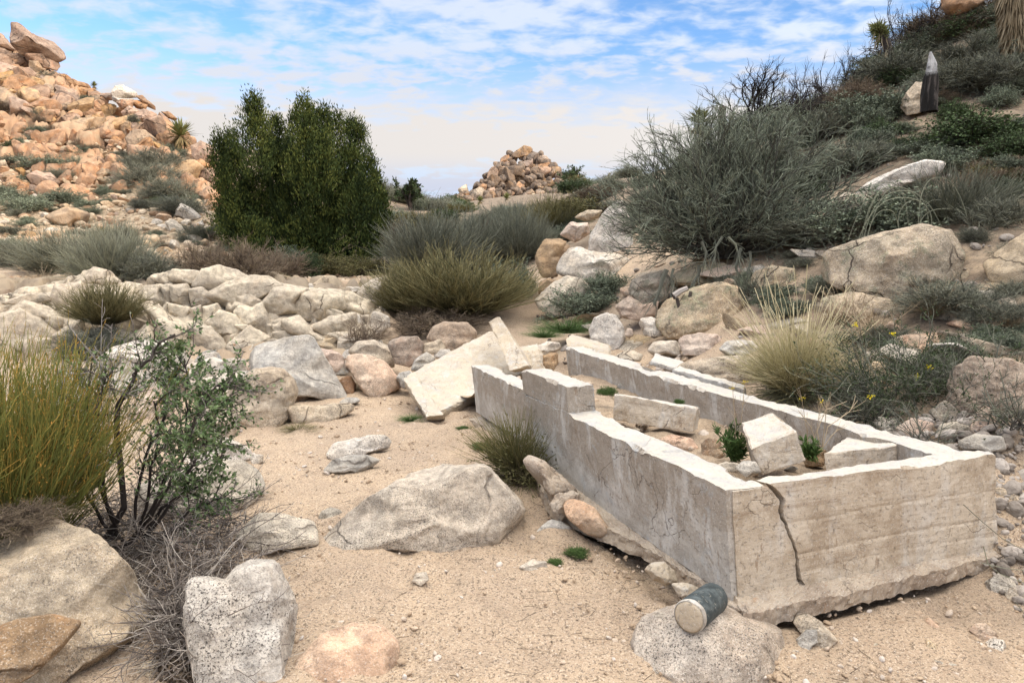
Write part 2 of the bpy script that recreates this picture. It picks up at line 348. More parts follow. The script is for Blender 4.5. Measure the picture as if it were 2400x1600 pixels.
_xx = [P(*c) for c in [(0, 150, 46), (-500, 120, 48), (-250, 62, 43), (-250, 120, 48), (200, 250, 43), (300, 290, 41), (400, 345, 38), (540, 490, 33), (640, 560, 33), (100, 190, 45),
    (1550, 400, 33), (1700, 345, 23), (1700, 370, 30), (1800, 310, 21), (1900, 262, 22.5), (1900, 300, 28), (2000, 215, 22.5), (2100, 140, 22.5), (2100, 180, 28), (2250, 60, 22.5), (2250, 110, 30), (2400, 0, 22), (2400, 60, 30), (1550, 425, 45)]]
ctrl = np.array([c for c in ctrl] + _xx)
def _q(x, y):
    r = np.hypot(x, y) + 0.3; th = np.arctan2(x, y)
    return np.stack([th * 2.2, np.log(r) * 1.6], -1)
_qc = _q(ctrl[:, 0], ctrl[:, 1])
def _phi(d): return np.sqrt(d * d + 0.0016)
_A = _phi(np.linalg.norm(_qc[:, None] - _qc[None], axis=2)) - np.eye(len(_qc)) * 0.004
_w = np.linalg.solve(_A, ctrl[:, 2])
def tz(x, y):
    x = np.atleast_1d(np.asarray(x, float)); y = np.atleast_1d(np.asarray(y, float)); r = np.empty(len(x))
    for i in range(0, len(x), 40000):
        q = _q(x[i:i + 40000], y[i:i + 40000])
        r[i:i + 40000] = _phi(np.sqrt(((q[:, None] - _qc[None]) ** 2).sum(2))) @ _w
    return r
def tz1(x, y): return float(tz([x], [y])[0])
_DS = np.exp(np.linspace(math.log(1.6), math.log(160), 900))
def G(px, py, d0=1.6):
    """first ground point along the view ray through a photo pixel"""
    d = ray(px, py); D = _DS[_DS >= d0]; pts = CAM + d[None] * (D / d[1])[:, None]
    below = pts[:, 2] < tz(pts[:, 0], pts[:, 1])
    if not below.any(): return None
    i = int(np.argmax(below)); return pts[i]

def pix(x, y, z):
    dy = y * cp - (z - 1.6) * sp_; up = y * sp_ + (z - 1.6) * cp
    return 1200 + F * x / dy, 800 - F * up / dy

def build_ground():
    th = np.concatenate([np.linspace(-180, -46, 60)[:-1], np.linspace(-46, 46, 860), np.linspace(46, 180, 60)[1:]])
    rr = np.concatenate([np.array([.02, .2, .5, .9]), np.exp(np.arange(math.log(1.3), math.log(19), 0.0085)),
                         np.exp(np.arange(math.log(19), math.log(44), 0.0045)), np.exp(np.arange(math.log(44), math.log(900), 0.02))])
    T, RR = np.meshgrid(R(1) * th, rr); x = (np.sin(T) * RR).ravel(); y = (np.cos(T) * RR).ravel(); r = RR.ravel()
    z = tz(x, y); p = np.stack([x, y, z], 1)
    px, py = pix(x, np.maximum(y, .1), z); front = y > 0.5
    hill = front * sst(y, 17.5, 21) * sst(px, 560, 470) * sst(y, 46, 42) * sst(r, 60, 50)   # the left hillside
    u = fbm(p * [.25, .25, .25], 3)
    rock = hill * sst(py + 60 * u, 475, 440)
    rock = np.maximum(rock, front * sst(y, 9.9, 10.6) * sst(y, 14.6, 13.8) * sst(px, 980, 880))
    rubble = hill * (1 - rock)
    right = sst(x - 0.28 * y, 0.6, 1.4) * sst(y, 3.5, 5) + sst(y, 15, 17) * (1 - hill) * (1 - sst(y, 16, 18) * 0)
    soil = np.clip(right, 0, 1) * (1 - hill) * np.where((y > 13) & (y < 16.5) & (x < -1), 0, 1)
    soil = np.clip(soil + .35 * sst(fbm(p * [1.1, 1.1, 0], 3), .1, .5) * sst(y, 9, 5) * sst(np.abs(x - 1.2), 2.2, .8), 0, 1)
    crack = np.zeros(len(x))
    m = (hill > 0.02)
    q = p[m]; w = q + .9 * np.stack([fbm(q * .35, 3), fbm(q * .35 + 9, 3), fbm(q * .35 + 21, 3)], 1)
    c, s_ = math.cos(R(35)), math.sin(R(35))
    a = w[:, 0] * c - w[:, 2] * s_; b_ = w[:, 0] * s_ + w[:, 2] * c
    f1, f2, cid = voro(np.stack([a * .45, w[:, 1] * .3, b_ * 1.0], 1))
    e = sst(f2 - f1, 0.0, 0.30)
    g1, g2, gid = voro(np.stack([a * 1.3, w[:, 1] * .9, b_ * 2.4], 1) + 5)
    e2 = sst(g2 - g1, 0.0, 0.22)
    amp = rock[m]
    z[m] += amp * (0.75 * e + (cid % 7) * .09 + 0.20 * e2 - .95) + hill[m] * .10 * fbm(q * 1.6, 4)
    crack[m] = amp * np.clip((1 - sst(f2 - f1, 0, .08)) + .6 * (1 - sst(g2 - g1, 0, .07)), 0, 1)
    lm = (front & (y > 9.5) & (y < 14.5) & (rock > .02) & ~m)
    q = p[lm] + .3 * np.stack([fbm(p[lm] * .8, 3), fbm(p[lm] * .8 + 9, 3), fbm(p[lm] * .8 + 21, 3)], 1)
    f1, f2, cid = voro(q * [1.7, 1.2, 2.6])
    z[lm] += rock[lm] * (.20 * sst(f2 - f1, 0, .35) + (cid % 5) * .03 - .12); crack[lm] = rock[lm] * (1 - sst(f2 - f1, 0, .10)); ledge_m = np.zeros(len(x)); ledge_m[lm] = rock[lm]
    # near sand: shallow scours and footprints
    near = r < 17
    z[near] += (0.026 * fbm(p[near] * [1.9, 1.9, 0], 5) + 0.009 * fbm(p[near] * [8, 8, 0], 4))
    du = (x - C0[0]) * UU[0] + (y - C0[1]) * UU[1]; dv = (x - C0[0]) * VV[0] + (y - C0[1]) * VV[1]
    z -= .075 * sst(du, -.17, .02) * sst(du, 3.2, 2.6) * sst(dv, -.16, .03) * sst(dv, 1.75, 1.5)
    mid = (r >= 14) & (r < 120) & ~m
    z[mid] += 0.06 * fbm(p[mid] * [.7, .7, 0], 4)
    _r = np.random.default_rng(5)
    for _ in range(170):                      # scuffs and old footprints
        fx = _r.uniform(-1.3, 1.1); fy = _r.uniform(2.2, 8.5); ra = _r.uniform(.05, .13); an = _r.uniform(0, 3.14)
        dx_ = (x - fx) * math.cos(an) + (y - fy) * math.sin(an); dy_ = -(x - fx) * math.sin(an) + (y - fy) * math.cos(an)
        q_ = (dx_ / (ra * 1.7)) ** 2 + (dy_ / ra) ** 2; sel = q_ < 6
        z[sel] += _r.uniform(.010, .022) * (-np.exp(-q_[sel] * 1.6) + .45 * np.exp(-(np.sqrt(q_[sel]) - 1.4) ** 2 * 6))
    # bare slope to the right is lumpy
    mr = (soil > .3) & (r < 30) & (r > 3)
    z[mr] += .05 * fbm(p[mr] * [1.7, 1.7, 0] + 3, 4)
    nr, nth = len(rr), len(th)
    idx = np.arange(nr * nth).reshape(nr, nth)
    f = np.stack([idx[:-1, :-1], idx[:-1, 1:], idx[1:, 1:], idx[1:, :-1]], -1).reshape(-1, 4)[:, ::-1]
    me = make_mesh('ground', np.stack([x, y, z], 1), [f], True, {'rock': rock, 'ledge': ledge_m, 'rubble': rubble, 'soil': soil, 'crack': crack})
    tag(link('ground', me, M['ground']), kind='structure')
build_ground()

# ------------------------------------------------------------------ rocks
def inside_unit(lv, seed, p=2.6, cuts=5, cut=0.72, front=False):
    V = ICO[lv][0].copy(); r_ = np.random.default_rng(seed)
    rho = np.sqrt(V[:, 0] ** 2 + V[:, 2] ** 2); h = np.abs(V[:, 1])
    k = 1 / (rho ** p + h ** p) ** (1 / p); V *= k[:, None]
    V += 0 * V
    for _ in range(cuts):
        n = r_.normal(size=3)
        if front: n[1] = -abs(n[1]) * 1.6 - .25; n[2] = n[2] + .35
        n /= np.linalg.norm(n); o = r_.uniform(cut - .1, cut + .13)
        d = np.maximum(V @ n - o, 0); V -= d[:, None] * n * .96
    return V
def outline_rock(pts, D, thick, seed, lv=5, p=2.6, cuts=5, cut=.72, rough=1.0, shrink=1.0, bury=False):
    pts = np.array(pts, float); c = pts.mean(0)
    # area centroid
    x, y = pts[:, 0], pts[:, 1]; x2, y2 = np.roll(x, -1), np.roll(y, -1); cr = x * y2 - x2 * y
    A = cr.sum() / 2
    if abs(A) > 1: c = np.array([((x + x2) * cr).sum() / 6 / A, ((y + y2) * cr).sum() / 6 / A])
    seg = np.concatenate([pts + (np.roll(pts, -1, 0) - pts) * t for t in np.linspace(0, 1, 24, endpoint=False)])
    ang = np.arctan2(-(seg[:, 1] - c[1]), seg[:, 0] - c[0]); rad = np.hypot(seg[:, 0] - c[0], seg[:, 1] - c[1])
    bins = np.full(180, 0.0); bi = ((ang + math.pi) / (2 * math.pi) * 180).astype(int) % 180
    np.maximum.at(bins, bi, rad)
    g = np.nonzero(bins)[0]; bins = np.interp(np.arange(180), np.concatenate([g - 180, g, g + 180]), np.tile(bins[g], 3))
    kern = np.array([1, 2, 3, 2, 1.]) / 9
    bins = np.convolve(np.concatenate([bins[-4:], bins, bins[:4]]), kern, 'same')[4:-4]
    V = inside_unit(lv, seed, p, cuts, cut, True)
    th = np.arctan2(V[:, 2], V[:, 0]); t = (th + math.pi) / (2 * math.pi) * 180 - .5
    rr = np.interp(t, np.arange(-1, 181), np.concatenate([bins[-1:], bins, bins[:1]])) * shrink
    s = mpp(D) / (1)  # metres per pixel at this depth
    fw = ray(*c); fw /= np.linalg.norm(fw); rt = np.cross(fw, [0, 0, 1.]); rt /= np.linalg.norm(rt); upv = np.cross(rt, fw)
    dist = np.linalg.norm(P(c[0], c[1], D) - CAM); s = dist / np.linalg.norm(ray(*c))
    if bury:                                  # the part that goes into the ground does not curve back under
        lo = sst(-V[:, 2], 0.0, .35); tgt = (1 - np.clip(np.abs(V[:, 0]), 0, .98) ** 2.6) ** (1 / 2.6)
        V[:, 1] = np.sign(V[:, 1]) * (np.abs(V[:, 1]) * (1 - lo * .85) + np.minimum(tgt, .95) * lo * .85 * np.clip(np.abs(V[:, 1]) * 4, 0, 1))
    L = V.copy(); L[:, 0] = V[:, 0] * rr * s; L[:, 2] = V[:, 2] * rr * s; L[:, 1] = V[:, 1] * thick * .5
    size = bins.mean() * s
    sd_ = seed * 3.17 % 91
    nrm = V / np.maximum(np.linalg.norm(V, axis=1), .01)[:, None]
    q = L / size
    dsp = (.055 * fbm(q * 1.3 + sd_, 3) + .022 * fbm(q * 4 + sd_, 4) - .03 * np.clip(.12 - np.abs(perlin(q * 1.9 + sd_ + 5)), 0, 1) * 5 * (perlin(q * .9 + sd_) > 0)) * size * rough
    if lv >= 5: dsp += .006 * rough * fbm(L * 16 + sd_, 4) * min(1, size * 3)
    L += nrm * dsp[:, None]
    Wd = P(c[0], c[1], D) + L[:, :1] * rt + L[:, 1:2] * fw + L[:, 2:3] * upv
    return Wd, size
SEED = [100]
def rock(name, label, mat, pts, D=None, tf=0.9, lv=5, cat='boulder', group=None, free=False, **kw):
    a = np.array(pts, float); w = a[:, 0].max() - a[:, 0].min(); h = a[:, 1].max() - a[:, 1].min()
    if D is None:
        g = G((a[:, 0].max() + a[:, 0].min()) / 2, min(a[:, 1].max() - 0.06 * h, 1590)); D0 = g[1]
        th = tf * mpp(D0) * (0.5 * w + 0.5 * min(w, h * 1.4)); D = D0 + 0.46 * th
    th = tf * mpp(D) * (0.5 * w + 0.5 * min(w, h * 1.4))
    if D > 4.4 and a[:, 1].max() < 1590 and not free:
        gg = G((a[:, 0].max() + a[:, 0].min()) / 2, a[:, 1].max() - 0.06 * h)
        if gg is not None: D = min(D, gg[1] + .42 * th)
    SEED[0] += 1
    if D < 6.2 and lv >= 5: lv += 1
    V, size = outline_rock(pts, D, th, SEED[0], lv, bury=not free and D < 15, **kw)
    o = localised(name, V, [ICO[lv][1]], M[mat] if isinstance(mat, str) else mat)
    return tag(o, label, cat, group)
def S(x0, y0, k, *pts): return [(x0 + x * k, y0 + y * k) for x, y in pts]
K = 0.34438
def r1(*p): return S(0, 0, K, *p)
def r2(*p): return S(800, 300, K, *p)
def r3(*p): return S(1600, 0, K, *p)
def r4(*p): return S(0, 540, K, *p)
def r5(*p): return S(800, 700, K, *p)
def r6(*p): return S(1600, 500, K, *p)
def r7(*p): return S(0, 1060, K, *p)
def r8(*p): return S(1400, 1060, .42517, *p)
def rc(*p): return S(1400, 540, .2551, *p)

# --- foreground
rock('boulder', 'huge speckled cream boulder filling the bottom left corner beside the dead twigs', 'tan',
     [(-160, 1330), (-60, 1240), (15, 1235), (100, 1200), (130, 1203), (215, 1280), (262, 1350), (300, 1430), (347, 1545), (335, 1585), (250, 1625), (60, 1650), (-160, 1650)], 2.75, .8, 6, p=3, cuts=8, cut=.66, rough=.8)
rock('rock', 'brown stained underside of the huge cream boulder, added as a separate rock low in the bottom left corner', 'brown',
     [(-120, 1500), (40, 1462), (110, 1470), (172, 1508), (120, 1560), (60, 1600), (-120, 1640)], 2.33, .5, 5, 'rock', cuts=3, rough=.6)  # separate rock added for the brown-stained underside facet of the huge boulder
rock('rock', 'small rounded tan rock tucked against the right foot of the huge cream boulder', 'tan', r7((940, 1460), (1000, 1420), (1080, 1430), (1115, 1490), (1060, 1560), (950, 1570)), 2.6, .8, 4, 'rock')
rock('boulder', 'white black-speckled boulder with a notch in its top left side', 'white',
     [(448, 1345), (480, 1335), (528, 1336), (560, 1298), (600, 1284), (640, 1300), (672, 1340), (690, 1400), (702, 1450), (690, 1520), (650, 1600), (600, 1625), (480, 1620), (452, 1500), (445, 1420)], None, .6, 6, cuts=6, cut=.74, rough=.8)
rock('boulder', 'pinkish rounded boulder at the bottom edge right of the white speckled boulder', 'pink',
     [(620, 1640), (660, 1580), (700, 1530), (760, 1485), (830, 1468), (900, 1480), (938, 1525), (935, 1570), (900, 1640)], None, .7, 6, p=2.2, cuts=2, cut=.85, rough=.5)
rock('boulder', 'blue-grey angular rock lying on the sand above the white speckled boulder', 'grey',
     [(557, 1250), (575, 1225), (612, 1198), (645, 1200), (690, 1213), (735, 1230), (743, 1256), (740, 1285), (712, 1290), (690, 1302), (640, 1300), (590, 1282)], None, .7, 5)
rock('stone', 'small round grey stone alone on the sand left of the large buried boulder', 'grey', [(745, 1210), (755, 1195), (775, 1187), (795, 1195), (808, 1210), (795, 1224), (760, 1224)], None, .9, 4, 'stone')
rock('boulder', 'large flat-topped tan boulder half buried in the middle of the sandy wash', 'tan',
     [(730, 1290), (800, 1215), (870, 1160), (960, 1108), (1060, 1080), (1150, 1064), (1186, 1068), (1212, 1110), (1232, 1170), (1234, 1205), (1200, 1240), (1150, 1275), (900, 1300)], None, .75, 6, p=3, cuts=6, cut=.78, rough=.8)
rock('boulder', 'grey-white half-buried boulder behind the lower scrub branches at the left', 'grey',
     [(330, 1130), (380, 1100), (430, 1085), (500, 1078), (570, 1086), (605, 1120), (617, 1160), (580, 1195), (480, 1215), (350, 1210)], None, .8, 5, rough=.5)
rock('rock', 'low pale slab of rock breaking the sand in the middle of the wash', 'white', r5((-100, 1050), (-60, 970), (0, 955), (180, 930), (300, 935), (340, 980), (320, 1030), (150, 1070), (-60, 1090)), None, .5, 5, 'rock', rough=.6)
rock('rock', 'bluish low half-buried rock just in front of the pale slab in the wash', 'grey', r5((-120, 1160), (-60, 1090), (60, 1060), (180, 1070), (265, 1110), (200, 1160), (0, 1200)), None, .6, 5, 'rock', rough=.5)
rock('boulder', 'rounded golden-grey boulder with a folded hollow in its face', 'tan',
     [(515, 985), (512, 945), (560, 890), (600, 866), (640, 860), (670, 868), (692, 900), (694, 930), (670, 980), (645, 1005), (600, 1008), (560, 1000)], None, .9, 6, cuts=5, cut=.75)
rock('boulder', 'long grey flank of rock sloping down left of the folded golden boulder', 'grey', r4((1380, 1240), (1440, 1180), (1560, 1060), (1700, 960), (1800, 940), (1700, 1060), (1600, 1200), (1590, 1270)), 7.2, .8, 5, cuts=3)
rock('boulder', 'brown crumbly boulder wedged behind the folded golden boulder', 'brown', [(640, 857), (689, 851), (720, 888), (725, 929), (709, 945), (680, 943), (650, 910)], None, .8, 5)
rock('boulder', 'big grey sharp-edged block leaning to the right in the boulder pile', 'grey',
     [(570, 860), (572, 838), (585, 819), (620, 800), (723, 786), (735, 792), (758, 836), (785, 890), (810, 948), (789, 953), (730, 928), (650, 920), (580, 900)], None, .9, 6, p=3.6, cuts=6, cut=.68, rough=.6)
rock('rock', 'low flat tan rock at the sand edge below the big grey leaning block', 'tan', [(672, 950), (700, 942), (830, 948), (830, 965), (780, 990), (690, 995)], None, .8, 4, 'rock')
rock('boulder', 'tan blocky boulder below the left flank of the folded boulder', 'tan', [(440, 1000), (485, 964), (517, 962), (551, 977), (556, 1010), (537, 1030), (458, 1026)], None, .9, 5)
rock('boulder', 'pale boulder with a bluish top beside the scrub, just above the sand', 'white', [(428, 1060), (470, 1038), (500, 1026), (534, 1028), (582, 1057), (590, 1085), (540, 1095), (440, 1095)], None, .9, 5)
rock('boulder', 'large smooth cream boulder behind the dark thorny branch at the left', 'cream', [(215, 900), (220, 871), (241, 836), (275, 810), (330, 795), (386, 800), (427, 826), (432, 884), (380, 925), (230, 935)], 8.2, .8, 6, p=2.2, cuts=2, cut=.85, rough=.5)
rock('boulder', 'pale pinkish boulder right of the smooth cream boulder behind the scrub', 'white', [(420, 900), (430, 862), (452, 848), (480, 852), (505, 874), (500, 905), (450, 920)], 8.0, .8, 5)
rock('boulder', 'cream rounded stone left of the squarish grey one under the big leaning block', 'cream', [(465, 855), (472, 838), (505, 836), (525, 845), (520, 874), (485, 882)], 8.9, .9, 4)
rock('boulder', 'squarish grey stone left of the foot of the big leaning block', 'grey', [(515, 872), (525, 841), (545, 838), (575, 843), (576, 876), (545, 884)], 8.8, .9, 4)
rock('boulder', 'broad flat grey rock between the squarish stone and the folded boulder', 'grey', [(480, 885), (530, 870), (600, 872), (600, 900), (540, 930), (480, 930)], 7.9, .9, 5)
rock('boulder', 'orange-tan boulder low behind the leafy scrub left of the tan blocky boulder', 'pink', [(310, 950), (320, 915), (360, 905), (400, 915), (405, 960), (350, 985), (310, 975)], 6.9, .9, 5)
rock('boulder', 'white boulder low at the left between the thorny scrub and the ledge', 'white', [(120, 950), (150, 890), (170, 860), (200, 880), (225, 930), (210, 960), (140, 975)], 7.0, .9, 5)
rock('boulder', 'russet boulder just right of the big grey leaning block', 'pink', [(735, 830), (750, 812), (780, 810), (806, 840), (808, 870), (790, 887), (765, 865)], None, .9, 5)
rock('boulder', 'upright wedge of pinkish cream rock leaning left behind the sand', 'pink',
     [(812, 850), (818, 832), (835, 826), (869, 831), (903, 850), (938, 893), (940, 909), (905, 925), (880, 936), (862, 930), (835, 890)], None, .9, 5, p=3, cuts=4)
rock('boulder', 'rounded speckled boulder with a reddish right end above the leaning wedge', 'tan', [(815, 822), (838, 799), (876, 795), (917, 812), (928, 838), (922, 864), (886, 852), (834, 837)], 9.3, .9, 5, p=2.3, cuts=2, rough=.6)
rock('boulder', 'rounded brown-grey boulder right of the speckled one at the head of the sand', 'brown', [(908, 806), (918, 795), (945, 788), (979, 788), (997, 810), (988, 845), (958, 860), (927, 852)], 9.0, .9, 5, p=2.3, cuts=2, rough=.6)
rock('boulder', 'wide dark tan boulder under the lower edge of the yellow-green bush', 'brown', [(1000, 793), (1013, 765), (1041, 753), (1096, 755), (1119, 779), (1115, 805), (1075, 825), (1030, 822)], 9.9, .9, 5, p=2.2, cuts=2, rough=.5)
rock('rock', 'flat squarish tan rock between the brown-grey boulder and the concrete slab', 'tan', [(994, 806), (1005, 796), (1034, 795), (1046, 817), (1024, 830), (993, 828)], 9.0, .9, 4, 'rock')
rock('rock', 'small two-toned rock touching the left edge of the fallen slab', 'grey', [(962, 868), (972, 842), (1000, 824), (1022, 838), (1010, 857), (986, 872)], 8.3, .9, 4, 'rock')
rock('rock', 'pale rounded rock right of the leaning wedge and left of the slab foot', 'grey', [(928, 885), (938, 872), (960, 869), (978, 878), (980, 896), (955, 912), (935, 908)], 8.1, .9, 4, 'rock')
rock('rock', 'little flat rock high against the fallen slab top edge', 'cream', [(1015, 830), (1030, 818), (1055, 817), (1062, 830), (1040, 843), (1020, 840)], 8.9, .8, 3, 'rock')
rock('rock', 'dark little rock in the gap below the russet boulder', 'dark', [(790, 905), (800, 885), (822, 880), (835, 900), (830, 925), (800, 930)], 8.8, .8, 3, 'rock')
rock('rock', 'small grey rock lying on sand by the foot of the leaning wedge', 'grey', [(795, 940), (810, 930), (840, 932), (845, 943), (820, 952), (797, 950)], None, .8, 3, 'rock')
# --- right of the fallen slab
rock('boulder', 'white egg-shaped speckled boulder standing by the path', 'white', [(1379, 775), (1392, 743), (1420, 732), (1443, 738), (1460, 762), (1466, 792), (1450, 817), (1430, 826), (1400, 812), (1385, 795)], 9.3, .8, 5, p=2.2, cuts=2, rough=.6)
rock('rock', 'low white rounded rock at the end of the path beyond the trough', 'white', [(1248, 815), (1282, 799), (1312, 803), (1316, 817), (1300, 826), (1255, 824)], 9.0, .9, 4, 'rock')
rock('rock', 'orange-brown square rock between the fallen slab and the far trough wall', 'brown', [(1266, 828), (1306, 826), (1309, 850), (1298, 868), (1280, 866), (1266, 850)], 7.9, .9, 4, 'rock', p=3.5)
rock('rock', 'white rough rock at the foot of the mossy outcrop right of the egg-shaped boulder', 'white', [(1497, 760), (1502, 746), (1525, 740), (1545, 750), (1560, 772), (1555, 788), (1510, 788)], 9.0, .8, 4, 'rock')
rock('rock', 'tiny pinkish rock beside the egg-shaped boulder', 'pink', [(1462, 785), (1470, 768), (1482, 770), (1485, 785), (1475, 795)], 9.1, .8, 3, 'rock')
rock('rock', 'pale speckled rock with an orange corner behind the trough', 'white', rc((455, 1110), (510, 1030), (580, 1005), (720, 1010), (780, 1070), (760, 1150), (620, 1150), (500, 1140)), 8.2, .9, 4, 'rock')
rock('rock', 'pale low rock just outside the far trough wall near its far end', 'cream', rc((130, 1150), (220, 1110), (330, 1100), (420, 1140), (400, 1200), (180, 1200)), 8.0, .9, 4, 'rock')
rock('boulder', 'cracked pinkish rock behind the trough between pale rock and grass tuft', 'pink', rc((740, 1010), (800, 970), (930, 940), (1100, 950), (1150, 1020), (1120, 1090), (960, 1150), (800, 1150)), 8.2, .8, 5)
rock('boulder', 'smooth greenish grey slab sloping down behind the far trough wall', 'grey', rc((1120, 1100), (1180, 1020), (1300, 1000), (1420, 1010), (1500, 1100), (1400, 1160), (1200, 1180)), 7.7, .8, 5, rough=.5)
rock('boulder', 'broad tan bedrock slab between far trough wall and straw-coloured tuft', 'tan', rc((700, 1330), (760, 1240), (1000, 1180), (1300, 1140), (1500, 1180), (1560, 1300), (1640, 1420), (1500, 1470), (1250, 1430), (900, 1370)), 6.9, .6, 6, rough=.6, cuts=3)
rock('boulder', 'mossy green-stained outcrop below the great grey shrub', 'lichen', rc((540, 860), (560, 760), (640, 640), (760, 560), (900, 520), (1100, 470), (1280, 520), (1330, 700), (1330, 860), (1200, 950), (900, 990), (650, 1000)), 9.6, .7, 6, cuts=5, rough=1.1)
rock('boulder', 'domed grey speckled boulder at the upper left of the mossy outcrop', 'lichen', rc((285, 540), (330, 450), (450, 400), (600, 370), (680, 450), (640, 620), (520, 690), (380, 680), (300, 600)), 10.3, .8, 5, p=2.3, cuts=3)
rock('boulder', 'tan boulder shelf directly under the stems of the great grey shrub', 'lichen', rc((600, 500), (760, 370), (900, 310), (1150, 290), (1300, 400), (1300, 470), (1100, 520), (800, 560)), 10.4, .8, 5)
rock('boulder', 'dark shaded rock between the great grey shrub and the sloping bedrock', 'lichen', rc((1380, 500), (1450, 380), (1600, 320), (1800, 350), (1830, 480), (1750, 560), (1500, 580)), 9.4, .8, 5)
rock('boulder', 'reddish low rock under the domed speckled boulder beside the path', 'pink', rc((160, 700), (290, 600), (420, 680), (560, 640), (540, 780), (400, 830), (220, 800)), 9.9, .8, 5)
rock('boulder', 'broad lichen-spotted bedrock slope right of the great grey shrub', 'lichen', [(1934, 640), (1944, 590), (2000, 565), (2048, 550), (2137, 529), (2205, 543), (2235, 600), (2225, 660), (2180, 700), (2080, 720), (2000, 700), (1940, 672)], 8.6, .6, 6, p=2.3, cuts=4, cut=.85)
rock('boulder', 'low rock at the lower edge of the lichen-spotted bedrock slope', 'lichen', [(1930, 700), (1990, 680), (2080, 700), (2100, 740), (2040, 760), (1950, 750)], 7.6, .6, 5)
rock('boulder', 'big orange-brown pitted boulder at the right edge behind the trough', 'brown', [(2237, 944), (2240, 872), (2282, 839), (2351, 841), (2420, 860), (2440, 965), (2340, 990), (2272, 990), (2250, 975)], 4.75, .9, 6, p=2.3, cuts=4, rough=1.3)
rock('rock', 'pinkish pointed rock leaning on the big pitted boulder at right', 'pink', [(2263, 992), (2280, 965), (2313, 951), (2346, 996), (2312, 1018), (2275, 1021)], 4.35, .9, 5, 'rock', p=3)
rock('rock', 'dark speckled rock under the pinkish pointed rock at right', 'grey', [(2252, 1040), (2288, 1017), (2340, 1017), (2350, 1045), (2320, 1062), (2262, 1060)], 4.1, .9, 4, 'rock')
rock('rock', 'speckled round rock left of the pinkish pointed rock', 'grey', [(2197, 1017), (2206, 996), (2240, 986), (2266, 995), (2267, 1023), (2227, 1042)], 4.35, .9, 4, 'rock')
rock('rock', 'grey-green rock below the dark green shrub left of the big pitted boulder', 'lichen', [(2180, 968), (2213, 937), (2246, 958), (2253, 989), (2206, 992)], 4.65, .9, 4, 'rock')
rock('rock', 'pinkish pale rock behind thin dark stems near the far trough wall', 'pink', [(2100, 1010), (2137, 980), (2184, 987), (2190, 1020), (2150, 1036)], 4.5, .9, 4, 'rock')
rock('rock', 'flat grey rock at the foot of the dark green shrub nearest the trough', 'grey', [(2040, 1000), (2060, 978), (2100, 975), (2112, 1005), (2080, 1018)], 4.8, .9, 4, 'rock')
rock('boulder', 'sloping tan boulder cut by the right edge of the photo halfway up', 'tan', [(2320, 620), (2345, 590), (2400, 541), (2480, 540), (2490, 660), (2400, 680), (2340, 660)], 6.6, .8, 5, rough=.6)
rock('boulder', 'low pink rock at the right edge above the dark green shrub', 'pink', [(2210, 762), (2240, 745), (2330, 748), (2345, 765), (2280, 780)], 6.1, .8, 4)
rock('boulder', 'grey-brown rock beside the base of the straw-coloured tuft', 'tan', r6((1010, 1180), (1080, 1080), (1200, 1020), (1330, 1000), (1400, 1100), (1330, 1200), (1150, 1240)), 5.6, .8, 5)
rock('boulder', 'long pale boulder sloping up to the right high on the right hillside', 'white', [(2010, 455), (2040, 425), (2082, 404), (2120, 388), (2160, 379), (2203, 386), (2190, 412), (2120, 440), (2050, 462)], 10.6, .6, 5, p=2.3, cuts=2)
rock('boulder', 'flat tan boulder left of and below the long pale boulder on the hillside', 'tan', [(1925, 480), (1979, 450), (2030, 458), (2078, 482), (2030, 505), (1950, 505)], 10.6, .6, 5, p=2.3)
rock('boulder', 'cone-shaped pinkish boulder left of the charred stump', 'tan', [(2110, 250), (2118, 225), (2144, 193), (2165, 197), (2175, 225), (2175, 262), (2130, 268)], 14.5, .8, 5)
rock('boulder', 'tan boulder on the skyline at the very top right', 'orange', [(2203, 14), (2208, -8), (2235, -25), (2290, -25), (2300, 10), (2270, 32), (2220, 30)], 19.5, .8, 4)
rock('boulder', 'low tan bedrock step right of the trough corner', 'tan', r8((2190, 215), (2270, 205), (2420, 215), (2420, 320), (2300, 335), (2200, 315)), 3.75, .7, 5, p=3)
# --- the middle, by the path
rock('boulder', 'upright split golden boulder beside the path up the gully', 'gold', [(1255, 596), (1275, 562), (1313, 555), (1330, 565), (1312, 600), (1308, 648), (1272, 650), (1253, 615)], 14, .8, 5)
rock('boulder', 'slim darker boulder tucked behind the split golden boulder', 'brown', [(1308, 600), (1318, 570), (1336, 572), (1334, 600), (1318, 630)], 14.3, .8, 4)
rock('boulder', 'wide whitish boulder with a dipped top in the gully', 'white', [(1303, 640), (1312, 605), (1334, 582), (1358, 578), (1385, 590), (1437, 586), (1480, 608), (1487, 640), (1437, 664), (1351, 660)], 13.4, .8, 5)
rock('boulder', 'wrinkled pale boulder below the wide whitish one', 'cream', [(1253, 705), (1289, 665), (1330, 647), (1368, 655), (1388, 679), (1365, 732), (1296, 745), (1262, 722)], 12.6, .8, 5, rough=1.4)
rock('boulder', 'brownish block left of the wrinkled boulder at the gully mouth', 'brown', [(1262, 660), (1290, 650), (1310, 655), (1290, 685), (1262, 690)], 13.3, .8, 4)
rock('boulder', 'flat capstone lying on top of the stacked boulders by the shrub', 'tan', [(1345, 510), (1358, 500), (1379, 492), (1413, 493), (1402, 512), (1370, 519)], 16.2, .8, 4)
rock('boulder', 'blocky pinkish boulder under the flat capstone', 'pink', [(1311, 550), (1337, 520), (1382, 518), (1386, 548), (1348, 568)], 15.8, .8, 5)
rock('boulder', 'tall pale slab of rock standing left of the great grey shrub', 'white', [(1380, 590), (1383, 548), (1410, 505), (1434, 476), (1456, 470), (1480, 520), (1485, 595)], 14.8, .7, 5, p=3)
